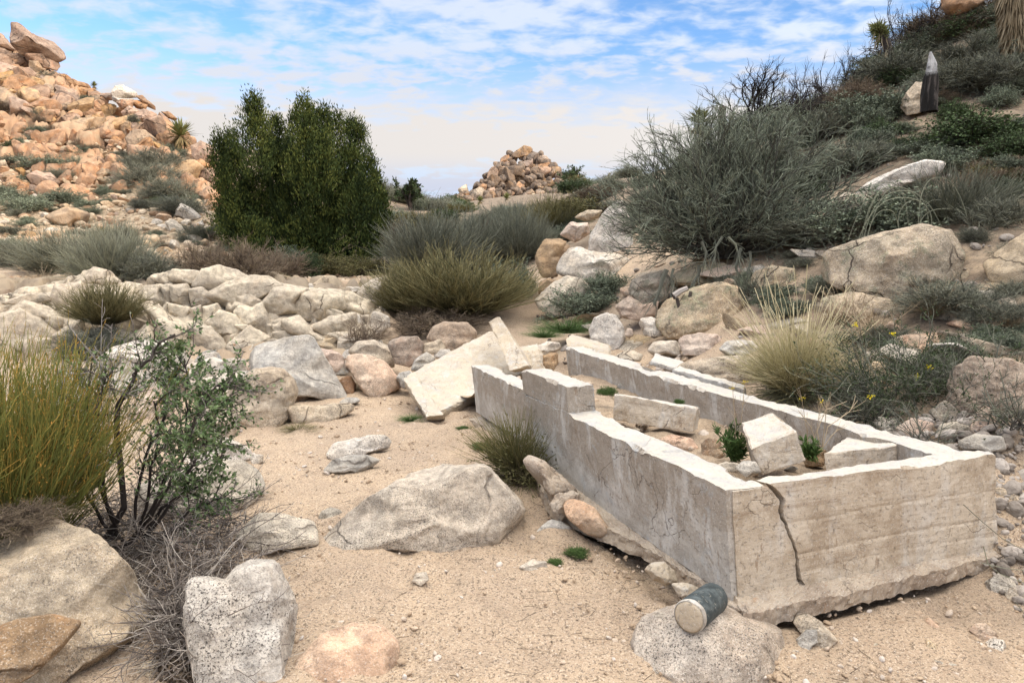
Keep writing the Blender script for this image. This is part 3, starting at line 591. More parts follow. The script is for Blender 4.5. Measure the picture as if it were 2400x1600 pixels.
rock('boulder', 'white-blue boulder at the left foot of the yellow-green bush', 'white', [(836, 690), (850, 668), (880, 652), (910, 647), (930, 679), (920, 718), (869, 729), (841, 712)], 12.6, .8, 5, p=2.3, cuts=2)
for i, (pts, D, mt, lb) in enumerate([
    (r2((0, 1280), (60, 1262), (120, 1272), (165, 1340), (60, 1415), (0, 1400)), 12.0, 'cream', 'cream rounded stone at the lower right end of the ledge'),
    (r2((160, 1370), (220, 1240), (330, 1280), (345, 1400), (250, 1430)), 11.9, 'white', 'pale angular stone right of the cream rounded one at the ledge end'),
    (r2((-20, 1420), (40, 1395), (110, 1440), (80, 1520), (-30, 1510)), 11.2, 'tan', 'tan stone below the cream rounded one at the ledge end'),
    (r2((0, 1120), (40, 1080), (120, 1080), (150, 1110), (60, 1130)), 13.4, 'cream', 'small flat ledge stone right of the fallen angular block'),
    (r2((0, 1180), (60, 1140), (130, 1190), (110, 1260), (20, 1270)), 12.8, 'tan', 'tan stone left of the white-blue boulder'),
    (r2((110, 1130), (10, 1150), (60, 1180), (130, 1180)), 13.0, 'grey', 'thin bluish stone left of the white-blue boulder'),
    (r4((2120, 370), (2210, 305), (2240, 320), (2230, 380), (2180, 405)), 13.8, 'tan', 'fallen angular block on the right end of the ledge top'),
    (r4((2000, 370), (2060, 350), (2130, 360), (2150, 400), (2080, 410)), 13.7, 'grey', 'dark grey block beside the fallen angular block on the ledge'),
    (r1((1180, 1420), (1240, 1380), (1310, 1420), (1370, 1480), (1260, 1510), (1190, 1480)), 24.6, 'cream', 'cream rounded boulder at the foot of the left hillside'),
    (r1((320, 1480), (430, 1410), (530, 1400), (600, 1450), (580, 1520), (400, 1540)), 22.5, 'gold', 'golden domed boulder behind the grey bushes at left'),
    (r1((1120, 1510), (1180, 1490), (1250, 1540), (1270, 1590), (1150, 1580)), 22.6, 'cream', 'pale boulder below the cream rounded one at the hill foot')]):
    rock('boulder', lb, mt, pts, D, .8, 4)

# --- the ledge: one body of bedrock, its rounded lumps all in one mesh
def ledge():
    Vs, Fs, n0 = [], [], 0
    L = [r4(*p) for p in (
        ((1160, 310), (1190, 265), (1300, 268), (1400, 290), (1380, 350), (1340, 385), (1180, 350)),
        ((1320, 380), (1390, 265), (1500, 238), (1600, 275), (1700, 330), (1560, 400), (1430, 430)),
        ((1400, 440), (1560, 350), (1700, 310), (1820, 320), (1920, 390), (1800, 450), (1620, 550), (1480, 480)),
        ((1165, 375), (1270, 365), (1300, 400), (1300, 490), (1280, 520), (1180, 485)), ((1295, 400), (1380, 385), (1465, 470), (1440, 515), (1310, 515)),
        ((955, 425), (990, 380), (1100, 368), (1150, 500), (1090, 525), (970, 480)), ((1095, 375), (1175, 360), (1185, 480), (1140, 505)),
        ((790, 375), (870, 348), (960, 368), (985, 450), (900, 455)), ((750, 385), (850, 395), (990, 490), (1010, 560), (990, 680), (900, 745), (820, 600)),
        ((990, 500), (1080, 488), (1150, 560), (1260, 640), (1320, 800), (1220, 850), (1080, 640)), ((1145, 490), (1290, 525), (1305, 620), (1230, 645), (1160, 560)),
        ((1305, 530), (1370, 508), (1385, 640), (1330, 625)), ((1385, 520), (1480, 498), (1505, 550), (1435, 645), (1390, 640)),
        ((1420, 625), (1500, 545), (1600, 575), (1670, 660), (1610, 770), (1500, 750)), ((1615, 450), (1700, 435), (1775, 480), (1720, 530), (1640, 530)),
        ((1605, 550), (1640, 515), (1720, 525), (1785, 490), (1860, 680), (1770, 710), (1650, 660)), ((1790, 490), (1870, 395), (1990, 375), (2090, 400), (2010, 500), (2040, 580), (1940, 610), (1830, 580)),
        ((2005, 530), (2060, 430), (2180, 398), (2330, 440), (2340, 530), (2200, 630), (2070, 605)), ((2105, 655), (2250, 590), (2420, 560), (2420, 730), (2200, 730)),
        ((1930, 610), (2050, 580), (2140, 690), (2320, 800), (2250, 850), (2100, 740), (1960, 690)), ((1550, 780), (1700, 650), (1840, 740), (1720, 810), (1670, 880), (1560, 880)),
        ((1290, 640), (1440, 655), (1550, 800), (1550, 880), (1440, 880), (1340, 770)), ((1090, 600), (1240, 640), (1330, 780), (1360, 880), (1200, 850), (1100, 720)),
        ((-60, 620), (60, 560), (150, 535), (260, 600), (385, 730), (370, 820), (200, 850), (-60, 840)), ((110, 545), (200, 475), (330, 520), (430, 590), (525, 600), (390, 730), (260, 610)),
        ((368, 450), (400, 372), (550, 355), (605, 420), (550, 580), (480, 610), (400, 520)), ((545, 380), (580, 300), (650, 250), (740, 278), (805, 350), (760, 400)),
        ((40, 490), (200, 428), (375, 428), (370, 480), (140, 500)), ((-40, 520), (120, 510), (70, 590), (-40, 600)), ((370, 710), (570, 575), (560, 720), (400, 780)),
        ((900, 730), (1010, 640), (1100, 700), (1130, 820), (980, 850)), ((560, 700), (760, 640), (900, 720), (850, 850), (600, 860)), ((1600, 640), (1680, 640), (1770, 700), (1760, 740), (1660, 700)),
        ((1860, 690), (1960, 680), (2060, 720), (2000, 780), (1880, 760)), ((500, 350), (530, 320), (575, 315), (560, 360)), ((1850, 640), (1930, 620), (1960, 690), (1880, 720)),
        ((2040, 700), (2160, 740), (2200, 830), (2100, 830)), ((2230, 700), (2420, 680), (2420, 800), (2300, 800)))]
    tx = [-120, 0, 60, 130, 190, 235, 290, 335, 390, 430, 500, 560, 610, 670, 730, 800, 870, 930]
    ty = [700, 694, 668, 655, 640, 636, 662, 664, 645, 634, 626, 640, 652, 664, 676, 684, 700, 740]
    top_ = lambda px: np.interp(px, tx, ty)
    def Dw(px, y): return np.interp((855 - y) / (855 - top_(px)), [0, .25, .6, 1], [10.35, 10.75, 11.38, 12.05]) + .5 * sst(px, 860, 940)
    nx, ny, nc = 330, 120, 16
    px = np.linspace(-110, 930, nx); rows = []
    for k in range(ny):
        t = k / (ny - 1); yy = 862 + (top_(px) - 862) * t; D_ = Dw(px, yy)
        rows.append(np.stack([P(a, b, c) for a, b, c in zip(px, yy, D_)]))
    last = rows[-1]
    for k in range(1, nc + 1):
        t = k / nc; q = last.copy(); q[:, 1] += 2.2 * t; q[:, 0] = q[:, 0] * (q[:, 1] / last[:, 1]); gz = tz(q[:, 0], q[:, 1]) - .12
        q[:, 2] = last[:, 2] * (1 - t ** 1.5) + gz * t ** 1.5; rows.append(q)
    V = np.concatenate(rows); nr = len(rows); tt = np.repeat(np.arange(nr), nx)
    w_ = V + .22 * np.stack([fbm(V * 1.1, 3), fbm(V * 1.1 + 9, 3), fbm(V * 1.1 + 21, 3)], 1)
    c, s_ = math.cos(R(38)), math.sin(R(38)); a = w_[:, 0] * c - w_[:, 2] * s_ * 1.3; b_ = w_[:, 0] * s_ + w_[:, 2] * c * 1.3
    f1, f2, _ = voro(np.stack([a * 1.05, w_[:, 1] * .6, b_ * 2.0], 1)); e = np.clip((f2 - f1) / .55, 0, 1) ** .45
    g1, g2, _ = voro(np.stack([a * 2.6, w_[:, 1] * 1.2, b_ * 4.2], 1) + 4); e2 = np.clip((g2 - g1) / .5, 0, 1) ** .5
    d = .36 * e + .08 * e2 - .32 + .08 * fbm(V * 1.5, 3) + .012 * fbm(V * 9, 4); d *= np.clip((nr - tt) / nc, 0, 1)
    V = V + d[:, None] * np.array([.1, -.85, .5]); i = np.arange(nr * nx).reshape(nr, nx)
    base_f = np.stack([i[:-1, :-1], i[:-1, 1:], i[1:, 1:], i[1:, :-1]], -1).reshape(-1, 4)
    Vs.append(V); n0 = len(V)
    for i, pts in enumerate(L):
        a = np.array(pts); w = np.ptp(a[:, 0]); h = np.ptp(a[:, 1])
        D_ = float(Dw(a[:, 0].mean(), a[:, 1].mean())); th = .95 * mpp(D_) * min(w, h * 1.35)
        V, s_ = outline_rock(pts, D_ + .10 * th - .04, th, 700 + i, 5, 2.5, 3, .84, .9, 1.07)
        Vs.append(V); Fs.append(ICO[5][1] + n0); n0 += len(V)
    o = localised('granite_ledge', np.concatenate(Vs), [base_f, np.concatenate(Fs)], M['cream'])
    tag(o, 'long ledge of pale cream bedrock, cracked into rounded lumps, crossing the wash at left', 'rock ledge')
ledge()

# --- left hillside: traced boulders
HB = [
 ('dark', 40.0, ((105, 180), (150, 175), (220, 230), (290, 255), (350, 270), (410, 340), (412, 372), (380, 400), (250, 400), (150, 380), (103, 320)), 'tall overhanging dark brown crag crowning the left hill'),
 ('orange', 40.0, ((190, 380), (290, 370), (380, 400), (392, 440), (370, 472), (290, 460), (200, 430)), 'ribbed orange block under the overhanging crag'),
 ('dark', 41.5, ((-60, 230), (0, 228), (60, 260), (100, 330), (80, 350), (-60, 330)), 'rounded dark boulder at the left edge beside the overhanging crag'),
 ('orange', 39.5, ((-60, 320), (40, 330), (100, 400), (60, 430), (-60, 460)), 'orange boulder below the dark one at the left edge'),
 ('orange', 38.6, ((60, 380), (120, 345), (200, 400), (205, 450), (120, 480), (60, 450)), 'rounded orange boulder below the crag'),
 ('gold', 39.0, ((205, 420), (260, 415), (290, 470), (250, 500), (205, 470)), 'pale wedge between rounded orange boulder and ribbed block'),
 ('dark', 36.5, ((135, 480), (210, 455), (300, 560), (260, 598), (170, 590)), 'dark russet tilted block on the upper left hill'),
 ('orange', 38.4, ((380, 510), (440, 495), (500, 550), (460, 580), (400, 570)), 'sloping russet slab on the skyline right of the crag'),
 ('dark', 37.9, ((450, 560), (510, 538), (590, 565), (610, 590), (520, 605), (460, 595)), 'flat russet slab on the skyline beyond the sloping one'),
 ('orange', 37.3, ((520, 610), (560, 590), (640, 600), (645, 650), (580, 665), (530, 650)), 'round orange boulder below the flat russet slab'),
 ('gold', 36.0, ((260, 600), (310, 570), (380, 590), (395, 650), (330, 668), (265, 635)), 'golden round boulder in the upper hillside pile'),
 ('orange', 36.2, ((380, 580), (440, 570), (520, 620), (545, 680), (470, 690), (400, 650)), 'large smooth orange boulder next to the golden round one'),
 ('orange', 36.9, ((665, 650), (720, 625), (770, 635), (765, 680), (690, 685)), 'low orange boulder left of the grey skyline boulder'),
 ('grey', 36.5, ((765, 640), (790, 590), (840, 580), (925, 625), (930, 655), (860, 665), (780, 672)), 'pale grey flat-topped boulder on the left skyline'),
 ('grey', 36.2, ((765, 660), (800, 668), (920, 665), (850, 690), (800, 710), (765, 690)), 'grey boulder directly under the flat-topped grey one'),
 ('orange', 35.5, ((780, 700), (870, 665), (940, 680), (880, 740), (810, 760)), 'orange block under the grey skyline boulders'),
 ('orange', 35.8, ((900, 690), (960, 680), (1000, 710), (985, 750), (920, 740)), 'rounded orange boulder right of that orange block'),
 ('dark', 36.0, ((930, 660), (975, 652), (1050, 720), (1050, 745), (1000, 725)), 'thin tilted russet slab on the skyline'),
 ('orange', 35.0, ((830, 770), (880, 720), (950, 745), (920, 790), (850, 800)), 'squarish orange boulder above the pale square block'),
 ('gold', 33.8, ((770, 850), (790, 815), (905, 775), (970, 850), (930, 890), (860, 930), (790, 890)), 'large pale gold square block in mid hillside'),
 ('orange', 34.4, ((920, 780), (980, 740), (1060, 770), (1070, 820), (1000, 870), (965, 850)), 'orange block right of the pale gold square block'),
 ('orange', 34.6, ((1060, 790), (1090, 760), (1190, 850), (1150, 875), (1080, 850)), 'long orange boulder stepping down the skyline'),
 ('dark', 35.0, ((1080, 755), (1150, 760), (1205, 805), (1190, 825), (1130, 800)), 'small dark boulder on the skyline end'),
 ('orange', 33.8, ((1110, 860), (1150, 840), (1190, 855), (1170, 880), (1120, 885)), 'small orange boulder above the yucca'),
 ('gold', 33.6, ((1120, 900), (1180, 870), (1260, 880), (1290, 940), (1200, 980), (1130, 960)), 'golden boulder right behind the yucca'),
 ('gold', 32.0, ((865, 950), (900, 900), (990, 880), (1060, 940), (1070, 1000), (990, 1040), (890, 1010)), 'broad golden dome above the grey shrubs'),
 ('orange', 30.6, ((1310, 1000), (1370, 960), (1450, 1000), (1500, 1130), (1460, 1150), (1360, 1110), (1310, 1060)), 'big orange dome on the skyline near the juniper'),
 ('orange', 30.0, ((1290, 1100), (1370, 1080), (1440, 1130), (1400, 1160), (1310, 1140)), 'flat orange boulder under the big dome'),
 ('orange', 28.6, ((1360, 1200), (1400, 1150), (1480, 1150), (1540, 1210), (1550, 1290), (1480, 1290), (1380, 1250)), 'rounded bright orange boulder touching the juniper'),
 ('orange', 27.4, ((1360, 1300), (1400, 1260), (1450, 1258), (1490, 1330), (1480, 1390), (1400, 1420), (1360, 1390)), 'tall rounded orange boulder below the bright orange one'),
 ('brown', 27.2, ((1480, 1330), (1520, 1305), (1570, 1330), (1590, 1380), (1520, 1400)), 'brown boulder low in the shade of the juniper'),
 ('brown', 26.7, ((1560, 1360), (1620, 1350), (1640, 1400), (1600, 1430), (1560, 1410)), 'brownish boulder under the left juniper branches'),
 ('orange', 29.6, ((1230, 1180), (1270, 1138), (1320, 1150), (1350, 1210), (1290, 1240), (1235, 1230)), 'orange boulder peeping over the grey shrubs'),
 ('gold', 27.6, ((650, 1190), (700, 1145), (770, 1160), (760, 1200), (680, 1210)), 'golden angular block at the foot of the outcrop'),
 ('orange', 27.0, ((585, 1200), (620, 1180), (660, 1210), (620, 1235), (590, 1225)), 'small orange wedge beside the golden angular block'),
 ('gold', 26.8, ((660, 1220), (730, 1210), (750, 1250), (690, 1260)), 'small golden block below the angular one'),
 ('gold', 27.0, ((725, 1205), (790, 1190), (810, 1230), (750, 1250)), 'small pale block right of the angular one'),
 ('orange', 26.2, ((200, 1200), (260, 1160), (340, 1170), (400, 1240), (380, 1280), (240, 1280)), 'pinkish orange boulder behind the lower left bushes'),
 ('orange', 25.8, ((80, 1240), (130, 1210), (210, 1240), (210, 1290), (100, 1300)), 'pale orange boulder low at the left edge group'),
 ('orange', 26.4, ((-40, 1180), (50, 1175), (110, 1210), (80, 1260), (-40, 1260)), 'orange boulder at the left edge above the bushes'),
 ('gold', 27.4, ((105, 1150), (150, 1140), (200, 1180), (160, 1205)), 'small orange stone between the left edge boulders'),
 ('orange', 29.5, ((-40, 880), (20, 860), (60, 1000), (-40, 1010)), 'pink slab at the left edge of the outcrop')]
for mt, D, pts, lb in HB:
    crag = 'crag crowning' in lb or 'ribbed' in lb
    rock('boulder', lb, mt, r1(*pts), D - 1.5 * crag, .9, 5, free=crag, p=3.6, cuts=4 if crag else 10, cut=.74 if crag else .62, rough=1.2)
# more boulders of the hillside, copies of a few shapes
PROTO = []
for k in range(10):
    V = inside_unit(4, 40 + k, 5.0, 13, .58) * np.array([1, .8, .7]); V = V + ICO[4][0] * (.06 * fbm(ICO[4][0] * 1.7 + k * 7, 4))[:, None]
    PROTO.append(V)
PM_cache = {}
def proto_rock(k, mat):
    if (k, mat) not in PM_cache:
        me = make_mesh('boulder', PROTO[k], [ICO[4][1]]); me.materials.append(M[mat]); PM_cache[(k, mat)] = me
    return PM_cache[(k, mat)]
def scatter_rock(name, p, s, mat, label, group, tilt=.6, cat='boulder'):
    o = bpy.data.objects.new(name, proto_rock(random.randrange(10), mat)); COL.objects.link(o)
    o.location = p; o.scale = (s * random.uniform(.8, 1.25), s * random.uniform(.8, 1.2), s * random.uniform(.75, 1.15))
    o.rotation_euler = (random.uniform(-tilt, tilt), random.uniform(-tilt, tilt), random.uniform(0, 6.28))
    return tag(o, label, cat, group)
def skyl(px): return float(np.interp(px, [0, 60, 150, 300, 420, 520, 560], [120, 150, 195, 235, 300, 430, 470]))
random.seed(21)
for i in range(115):
    px = random.uniform(-20, 545); py = random.uniform(skyl(px) + 8, min(skyl(px) + 120, 470) if i < 85 else 500)
    g = G(px, py, 17)
    if g is None or g[1] > 48: continue
    big_ = i < 85
    scatter_rock('boulder', g + [0, 0, .12], random.choice([.35, .5, .7, .95]) if big_ else random.uniform(.15, .42), random.choice(['orange', 'orange', 'gold', 'gold', 'dark', 'dark']),
                 'weathered orange granite boulder in the loose pile on the left hillside', 'boulders piled on the left hillside')
HS = []
for i in range(230):
    px = random.uniform(-40, 550); py = random.uniform(skyl(px) + 14, 480); g = G(px, py, 17)
    if g is None or g[1] > 48: continue
    Q, _ = np.linalg.qr(rng.normal(size=(3, 3))); HS.append((inside_unit(3, i % 60, 4, 9, .62) * [1, .8, .65]) @ Q.T * random.choice([.16, .22, .3, .42, .5]) + g + [0, 0, .1])
tag(localised('small_boulders', np.concatenate(HS), [np.concatenate([ICO[3][1] + i * len(ICO[3][0]) for i in range(len(HS))])], M['orange'], smooth=False), 'smaller orange-brown blocks filling the gaps of the left hillside', 'boulders', kind='stuff')
for i in range(70):
    px = random.uniform(0, 560); py = random.uniform(455, 600)
    g = G(px, py, 14)
    if g is None: continue
    scatter_rock('rock', g + [0, 0, .03], random.uniform(.10, .30), random.choice(['gold', 'cream', 'cream', 'pink']),
                 'loose cream rock lying on the rubble slope at the foot of the left hill', 'loose rocks on the left rubble slope', cat='rock')
# --- the far pyramid of boulders
random.seed(5)
def sil(px): return float(np.interp(px, [1070, 1110, 1145, 1175, 1200, 1232, 1262, 1290, 1325, 1360, 1430], [455, 435, 400, 368, 350, 341, 352, 374, 398, 420, 448]))
for r_ in [('far', ((1150, 195), (1180, 160), (1245, 118), (1290, 130), (1305, 150), (1270, 190), (1200, 205)), 'flat grey capstone on the tip of the far pyramid of boulders'),
           ('far', ((1225, 220), (1240, 170), (1290, 155), (1340, 170), (1370, 215), (1340, 250), (1280, 240)), 'large golden boulder just below the capstone of the far pyramid'),
           ('far', ((1110, 290), (1130, 245), (1180, 230), (1220, 270), (1180, 320), (1130, 320)), 'large cracked dark boulder on the left shoulder of the far pyramid'),
           ('far', ((1375, 260), (1400, 225), (1440, 235), (1450, 285), (1400, 305)), 'large golden boulder on the right shoulder of the far pyramid')]:
    rock('boulder', r_[2], r_[0], r2(*r_[1]), 88, .9, 4, p=3)
n = 0
SM = []
while n < 380:
    px = random.uniform(1070, 1420); t = random.random() ** .85; top = sil(px); py = top + (14 if n < 75 else 7) + t * (478 - top - 14)
    D = 90 - 9 * min(1, max(0, (py - 343) / 135)) + random.uniform(-.6, .6); q = P(px, py, D)
    if n < 75: scatter_rock('boulder', q, random.choice([.8, .95, 1.1, 1.4]) * (1.0 if py < 440 else .7), random.choice(['far', 'far', 'far', 'far', 'dark', 'orange']),
                 'golden-brown boulder among the many heaped on the far pyramid', 'boulders heaped on the far pyramid', 1.2)
    else:
        Q, _ = np.linalg.qr(rng.normal(size=(3, 3))); SM.append((inside_unit(3, n, 2.9, 8, .7) * [1, .8, .7]) @ Q.T * random.choice([.3, .4, .5, .65]) + q)
    n += 1
tag(localised('small_boulders', np.concatenate(SM), [np.concatenate([ICO[3][1] + i * len(ICO[3][0]) for i in range(len(SM))])], M['far']), 'smaller brown boulders filling the gaps of the far pyramid', 'boulders', kind='stuff')
# the heap's core under the boulders
core = ICO[5][0].copy(); rh = np.hypot(core[:, 0], core[:, 1])
def heap(name, c, rx, ry, hz, mat, label):
    V = ICO[5][0].copy(); h = np.maximum(1 - np.hypot(V[:, 0], V[:, 1]), 0)
    X = np.stack([V[:, 0] * rx, V[:, 1] * ry, np.where(V[:, 2] > 0, h ** 1.1 * hz, -2)], 1) + c
    X += .5 * np.stack([fbm(X * .6, 3), fbm(X * .6 + 7, 3), fbm(X * .6 + 13, 3)], 1)
    tag(localised(name, X, [ICO[5][1]], M[mat]), label, 'rock outcrop')
q0 = P(1232, 470, 90)
heap('rock_outcrop', [q0[0], 91, q0[2] - .8], 7.4, 7, 6.4, 'far', 'solid rocky core of the far pyramid showing between its boulders')
for px, py, D, s, lb in ((1085, 445, 84, 1.0, 'flat grey boulder at the left foot of the far pyramid'), (1120, 455, 82, 1.3, 'tan boulder second from the left at the foot of the far pyramid'), (1420, 425, 80, 1.1, 'pinkish boulder on the skyline right of the far pyramid'),
                         (932, 462, 60, .8, 'orange boulder on the skyline just right of the juniper'), (1100, 490, 60, 1.1, 'pale flat boulder in the scrub below the far pyramid'),
                         (1260, 468, 70, 1.0, 'square cracked boulder in the scrub under the far pyramid'), (1180, 482, 62, 1.3, 'long tan boulder in the scrub under the far pyramid')):
    scatter_rock('boulder', P(px, py, D), s, 'pink' if px > 1400 or px < 950 else 'tan', lb, None, .2)

random.seed(61)
for i in range(75):                           # rocks of the pile between ledge and sand
    px = random.uniform(330, 900); py = random.uniform(800, 905) if px > 420 else random.uniform(830, 900)
    if px > 700 and py > 885: continue
    g = G(px, py, 5)
    scatter_rock('rock', g + [0, 0, .04], random.uniform(.09, .24), random.choice(['white', 'cream', 'tan', 'pink', 'grey']), 'pale rock wedged between the big boulders below the ledge', 'rocks wedged between the boulders below the ledge', cat='rock')
for i in range(110):                          # slabs and rocks of the right bank
    px = random.uniform(1250, 2420); py = random.uniform(560, 960)
    if px < 1600: py = random.uniform(620, 850)
    if px > 1500 and py > 700 + (px - 1500) * .28: continue
    if 1180 < px < 1400 and py > 700: continue
    g = G(px, py, 4)
    o = scatter_rock('rock', g + [0, 0, -.02], random.uniform(.08, .30), random.choice(['white', 'cream', 'tan', 'lichen', 'pink']), 'pale half-buried rock on the stony bank behind the trough', 'half-buried rocks on the bank behind the trough', .35, cat='rock')
    o.scale = (o.scale[0] * 1.3, o.scale[1] * 1.2, o.scale[2] * .6)

# --- small stones at the bottom right and gravel
for pts, D, mt, lb in (
    (r8((1085, 960), (1100, 910), (1150, 890), (1230, 930), (1320, 1010), (1260, 1080), (1200, 1060), (1120, 1000)), None, 'tan', 'tan stone standing under the cracked front wall'),
    (r8((1100, 1040), (1150, 980), (1205, 970), (1210, 1040), (1175, 1110), (1120, 1090)), None, 'grey', 'grey stone leaning on the tan stone below the front wall'),
    (r8((2060, 1000), (2090, 950), (2140, 938), (2195, 985), (2200, 1030), (2120, 1050)), None, 'pink', 'pinkish round stone at the lower right corner'),
    (r8((2148, 1060), (2170, 1030), (2230, 1025), (2255, 1060), (2230, 1100), (2160, 1100)), None, 'white', 'bluish white stone below the pinkish round one'),
    (r8((1815, 1120), (1820, 1040), (1900, 1090), (1975, 1140), (1850, 1150)), None, 'tan', 'flat wedge of tan stone on the ground at lower right'),
    (r8((1835, 1170), (1850, 1155), (1970, 1150), (1980, 1180), (1900, 1195)), None, 'grey', 'flat stone just in front of the tan wedge'),
    (r8((1803, 930), (1830, 912), (1890, 955), (1890, 980), (1820, 975)), None, 'pink', 'thin triangular pink stone right of centre at the bottom'),
    (r8((1490, 1060), (1540, 1045), (1545, 1090), (1510, 1085)), None, 'cream', 'little cream triangular stone below the front wall'),
    (r8((1060, 1100), (1080, 1085), (1120, 1095), (1125, 1130), (1075, 1130)), None, 'tan', 'little round stone right of the speckled boulder under the pipe'),
    (r8((2150, 730), (2210, 665), (2270, 680), (2300, 720), (2250, 790), (2165, 785)), None, 'grey', 'grey angular stone at the right edge below the footing'),
    (r8((2250, 780), (2360, 730), (2420, 760), (2420, 860), (2290, 860)), None, 'tan', 'tan buried stone at the right edge below the grey angular one'),
    (r8((2160, 570), (2220, 530), (2300, 520), (2380, 560), (2400, 620), (2300, 640), (2180, 605)), 3.55, 'white', 'bluish white stone mortared at the right end of the footing'),
    (r8((2200, 380), (2260, 330), (2310, 400), (2290, 430), (2230, 420)), 3.7, 'pink', 'pink stone on the rubble right of the trough corner'),
    (r8((2290, 340), (2350, 330), (2360, 430), (2300, 430)), 3.75, 'grey', 'grey stone on the rubble at the right edge beside the trough'),
    (r7((1090, 1190), (1150, 1150), (1200, 1180), (1255, 1270), (1220, 1315), (1140, 1290)), None, 'white', 'bright white chipped stone in the dead twigs'),
    (r7((1130, 590), (1200, 558), (1260, 590), (1360, 690), (1290, 720), (1200, 660)), None, 'pink', 'orange-pink stone seen through the dead twigs'),
    (r7((1200, 1520), (1260, 1470), (1350, 1480), (1340, 1550), (1260, 1590), (1200, 1590)), None, 'brown', 'red-brown stone at the bottom edge in the twigs'),
    (r7((1030, 1300), (1060, 1270), (1090, 1290), (1085, 1340), (1040, 1340)), None, 'brown', 'small rust-coloured stone left of the white chipped stone'),
    (r7((1700, 30), (1730, 5), (1790, 20), (1790, 70), (1720, 85)), None, 'white', 'small white buried stone on the sand near the left scrub'),
    (S(1180, 1040, .2678, (270, 790), (330, 720), (420, 660), (520, 680), (600, 730), (580, 820), (350, 830)), None, 'grey', 'grey green-tinged stone under the rough footing'),
    ([(965, 1360), (975, 1342), (1000, 1340), (1005, 1360), (985, 1372)], None, 'white', 'tiny white stone bedded in the open sand'),
    ([(1215, 1330), (1240, 1310), (1280, 1315), (1285, 1335), (1240, 1345)], None, 'white', 'pale rough stone just showing in the sand left of the footing'),
    (r8((315, 885), (330, 875), (365, 882), (360, 908), (322, 908)), 2.78, 'cream', 'pale blue chip of concrete lying on the speckled boulder'),
    ([(1640, 1040), (1660, 1025), (1690, 1030), (1700, 1060), (1680, 1082), (1645, 1078)], 4.35, 'brown', 'dark speckled cobble inside the trough'),
    ([(1540, 1035), (1570, 1018), (1620, 1025), (1640, 1050), (1600, 1060)], 4.6, 'pink', 'pale pink rock inside the trough beside the left wall'),
    ([(1722, 1100), (1740, 1080), (1770, 1080), (1785, 1105), (1750, 1118)], 3.75, 'grey', 'grey cobble inside the trough near the front corner'),
    ([(1680, 1090), (1700, 1080), (1735, 1085), (1730, 1105), (1695, 1105)], 3.9, 'cream', 'cream cobble inside the trough left of the grey cobble'),
    ([(1880, 1060), (1900, 1045), (1935, 1052), (1930, 1090), (1890, 1095)], 4.15, 'brown', 'rusty cobble between the two concrete chunks')):
    rock('stone', lb, mt, pts, D, .8, 5 if D is None and pts[0][1] > 1300 else 4, 'stone')

_q0 = P(1668, 1500, 2.84); V_ = ICO[6][0] * (1 + .10 * fbm(ICO[6][0] * 1.3 + 4, 3) + .012 * fbm(ICO[6][0] * 9, 4))[:, None]
for n_, o_ in (((.2, -.5, .8), .80), ((-.6, -.4, .6), .84), ((.5, .1, .9), .80), ((.8, -.5, .3), .82), ((0, -.9, .3), .84)):
    n_ = np.array(n_) / np.linalg.norm(n_); V_ = V_ - np.maximum(V_ @ n_ - o_, 0)[:, None] * n_ * .95
tag(localised('boulder', V_ * [.33, .26, .20] + [_q0[0], 2.86, -.045], [ICO[6][1]], M['tanwhite']), 'wide flat speckled boulder half buried under the cemented pipe', 'boulder')

def pebbles(name, n, area, smin, smax, mat, label, seed, lv=2, cat='gravel'):
    r_ = np.random.default_rng(seed); Vs, Fs = [], []; base = ICO[lv][0]; n0 = 0
    pts = area(r_, n); z = tz(pts[:, 0], pts[:, 1])
    for k in range(len(pts)):
        s_ = smin * (smax / smin) ** (r_.random() ** 2.2)
        q, _ = np.linalg.qr(r_.normal(size=(3, 3)))
        v = base * (1 + .22 * perlin(base * 1.6 + k * 1.37))[:, None]
        v = (v * np.array([1, .75, .55])) @ q.T * s_
        v[:, 2] *= .8
        Vs.append(v + [pts[k, 0], pts[k, 1], z[k] + s_ * .25]); Fs.append(ICO[lv][1] + n0); n0 += len(v)
    o = localised(name, np.concatenate(Vs), [np.concatenate(Fs)], mat, smooth=False)
    tag(o, label, cat, kind='stuff')
def pebmat(name, a, b_, c_):
    m, n, b = newmat(name)
    g = n.nodes.new('ShaderNodeNewGeometry'); r = n.nodes.new('ShaderNodeValToRGB'); n.links.new(g.outputs['Random Per Island'], r.inputs[0])
    e = r.color_ramp.elements; e[0].color = (*a, 1); e[1].color = (*c_, 1); x = e.new(.5); x.color = (*b_, 1)
    v = coords(n); col = mixc(n, mth(n, 'MULTIPLY', ramp(n, noise(n, v, 60, 3, .7), .5, .65), .45), r.outputs[0], (.12, .1, .08))
    n.links.new(col, b.inputs['Base Color']); return m
pm1 = pebmat('gravel_stones', (.30, .22, .15), (.45, .35, .25), (.55, .50, .45))
pm2 = pebmat('hill_rubble', (.28, .18, .11), (.42, .32, .21), (.50, .42, .32))
pm3 = pebmat('grey_rubble', (.16, .14, .12), (.28, .25, .22), (.42, .38, .34))
def fan(x0, x1, y0, y1, bias=1.0):
    def f(r_, n):
        px = r_.uniform(x0, x1, n); y = y0 + (y1 - y0) * r_.random(n) ** bias
        return np.stack([(px - 1200) / 1690 * y, y], 1)
    return f
pebbles('gravel', 2600, fan(400, 2500, 2.1, 5.5, 1.2), .0025, .014, pm1, 'coarse gravel strewn over the sand of the wash', 1)
pebbles('gravel', 500, fan(1700, 2500, 2.3, 3.3), .004, .024, pm1, 'gravel and chips on the ground below the front wall', 2)
pebbles('gravel', 500, fan(500, 1150, 5, 10), .006, .03, pm1, 'scattered gravel at the head of the sandy wash', 3)
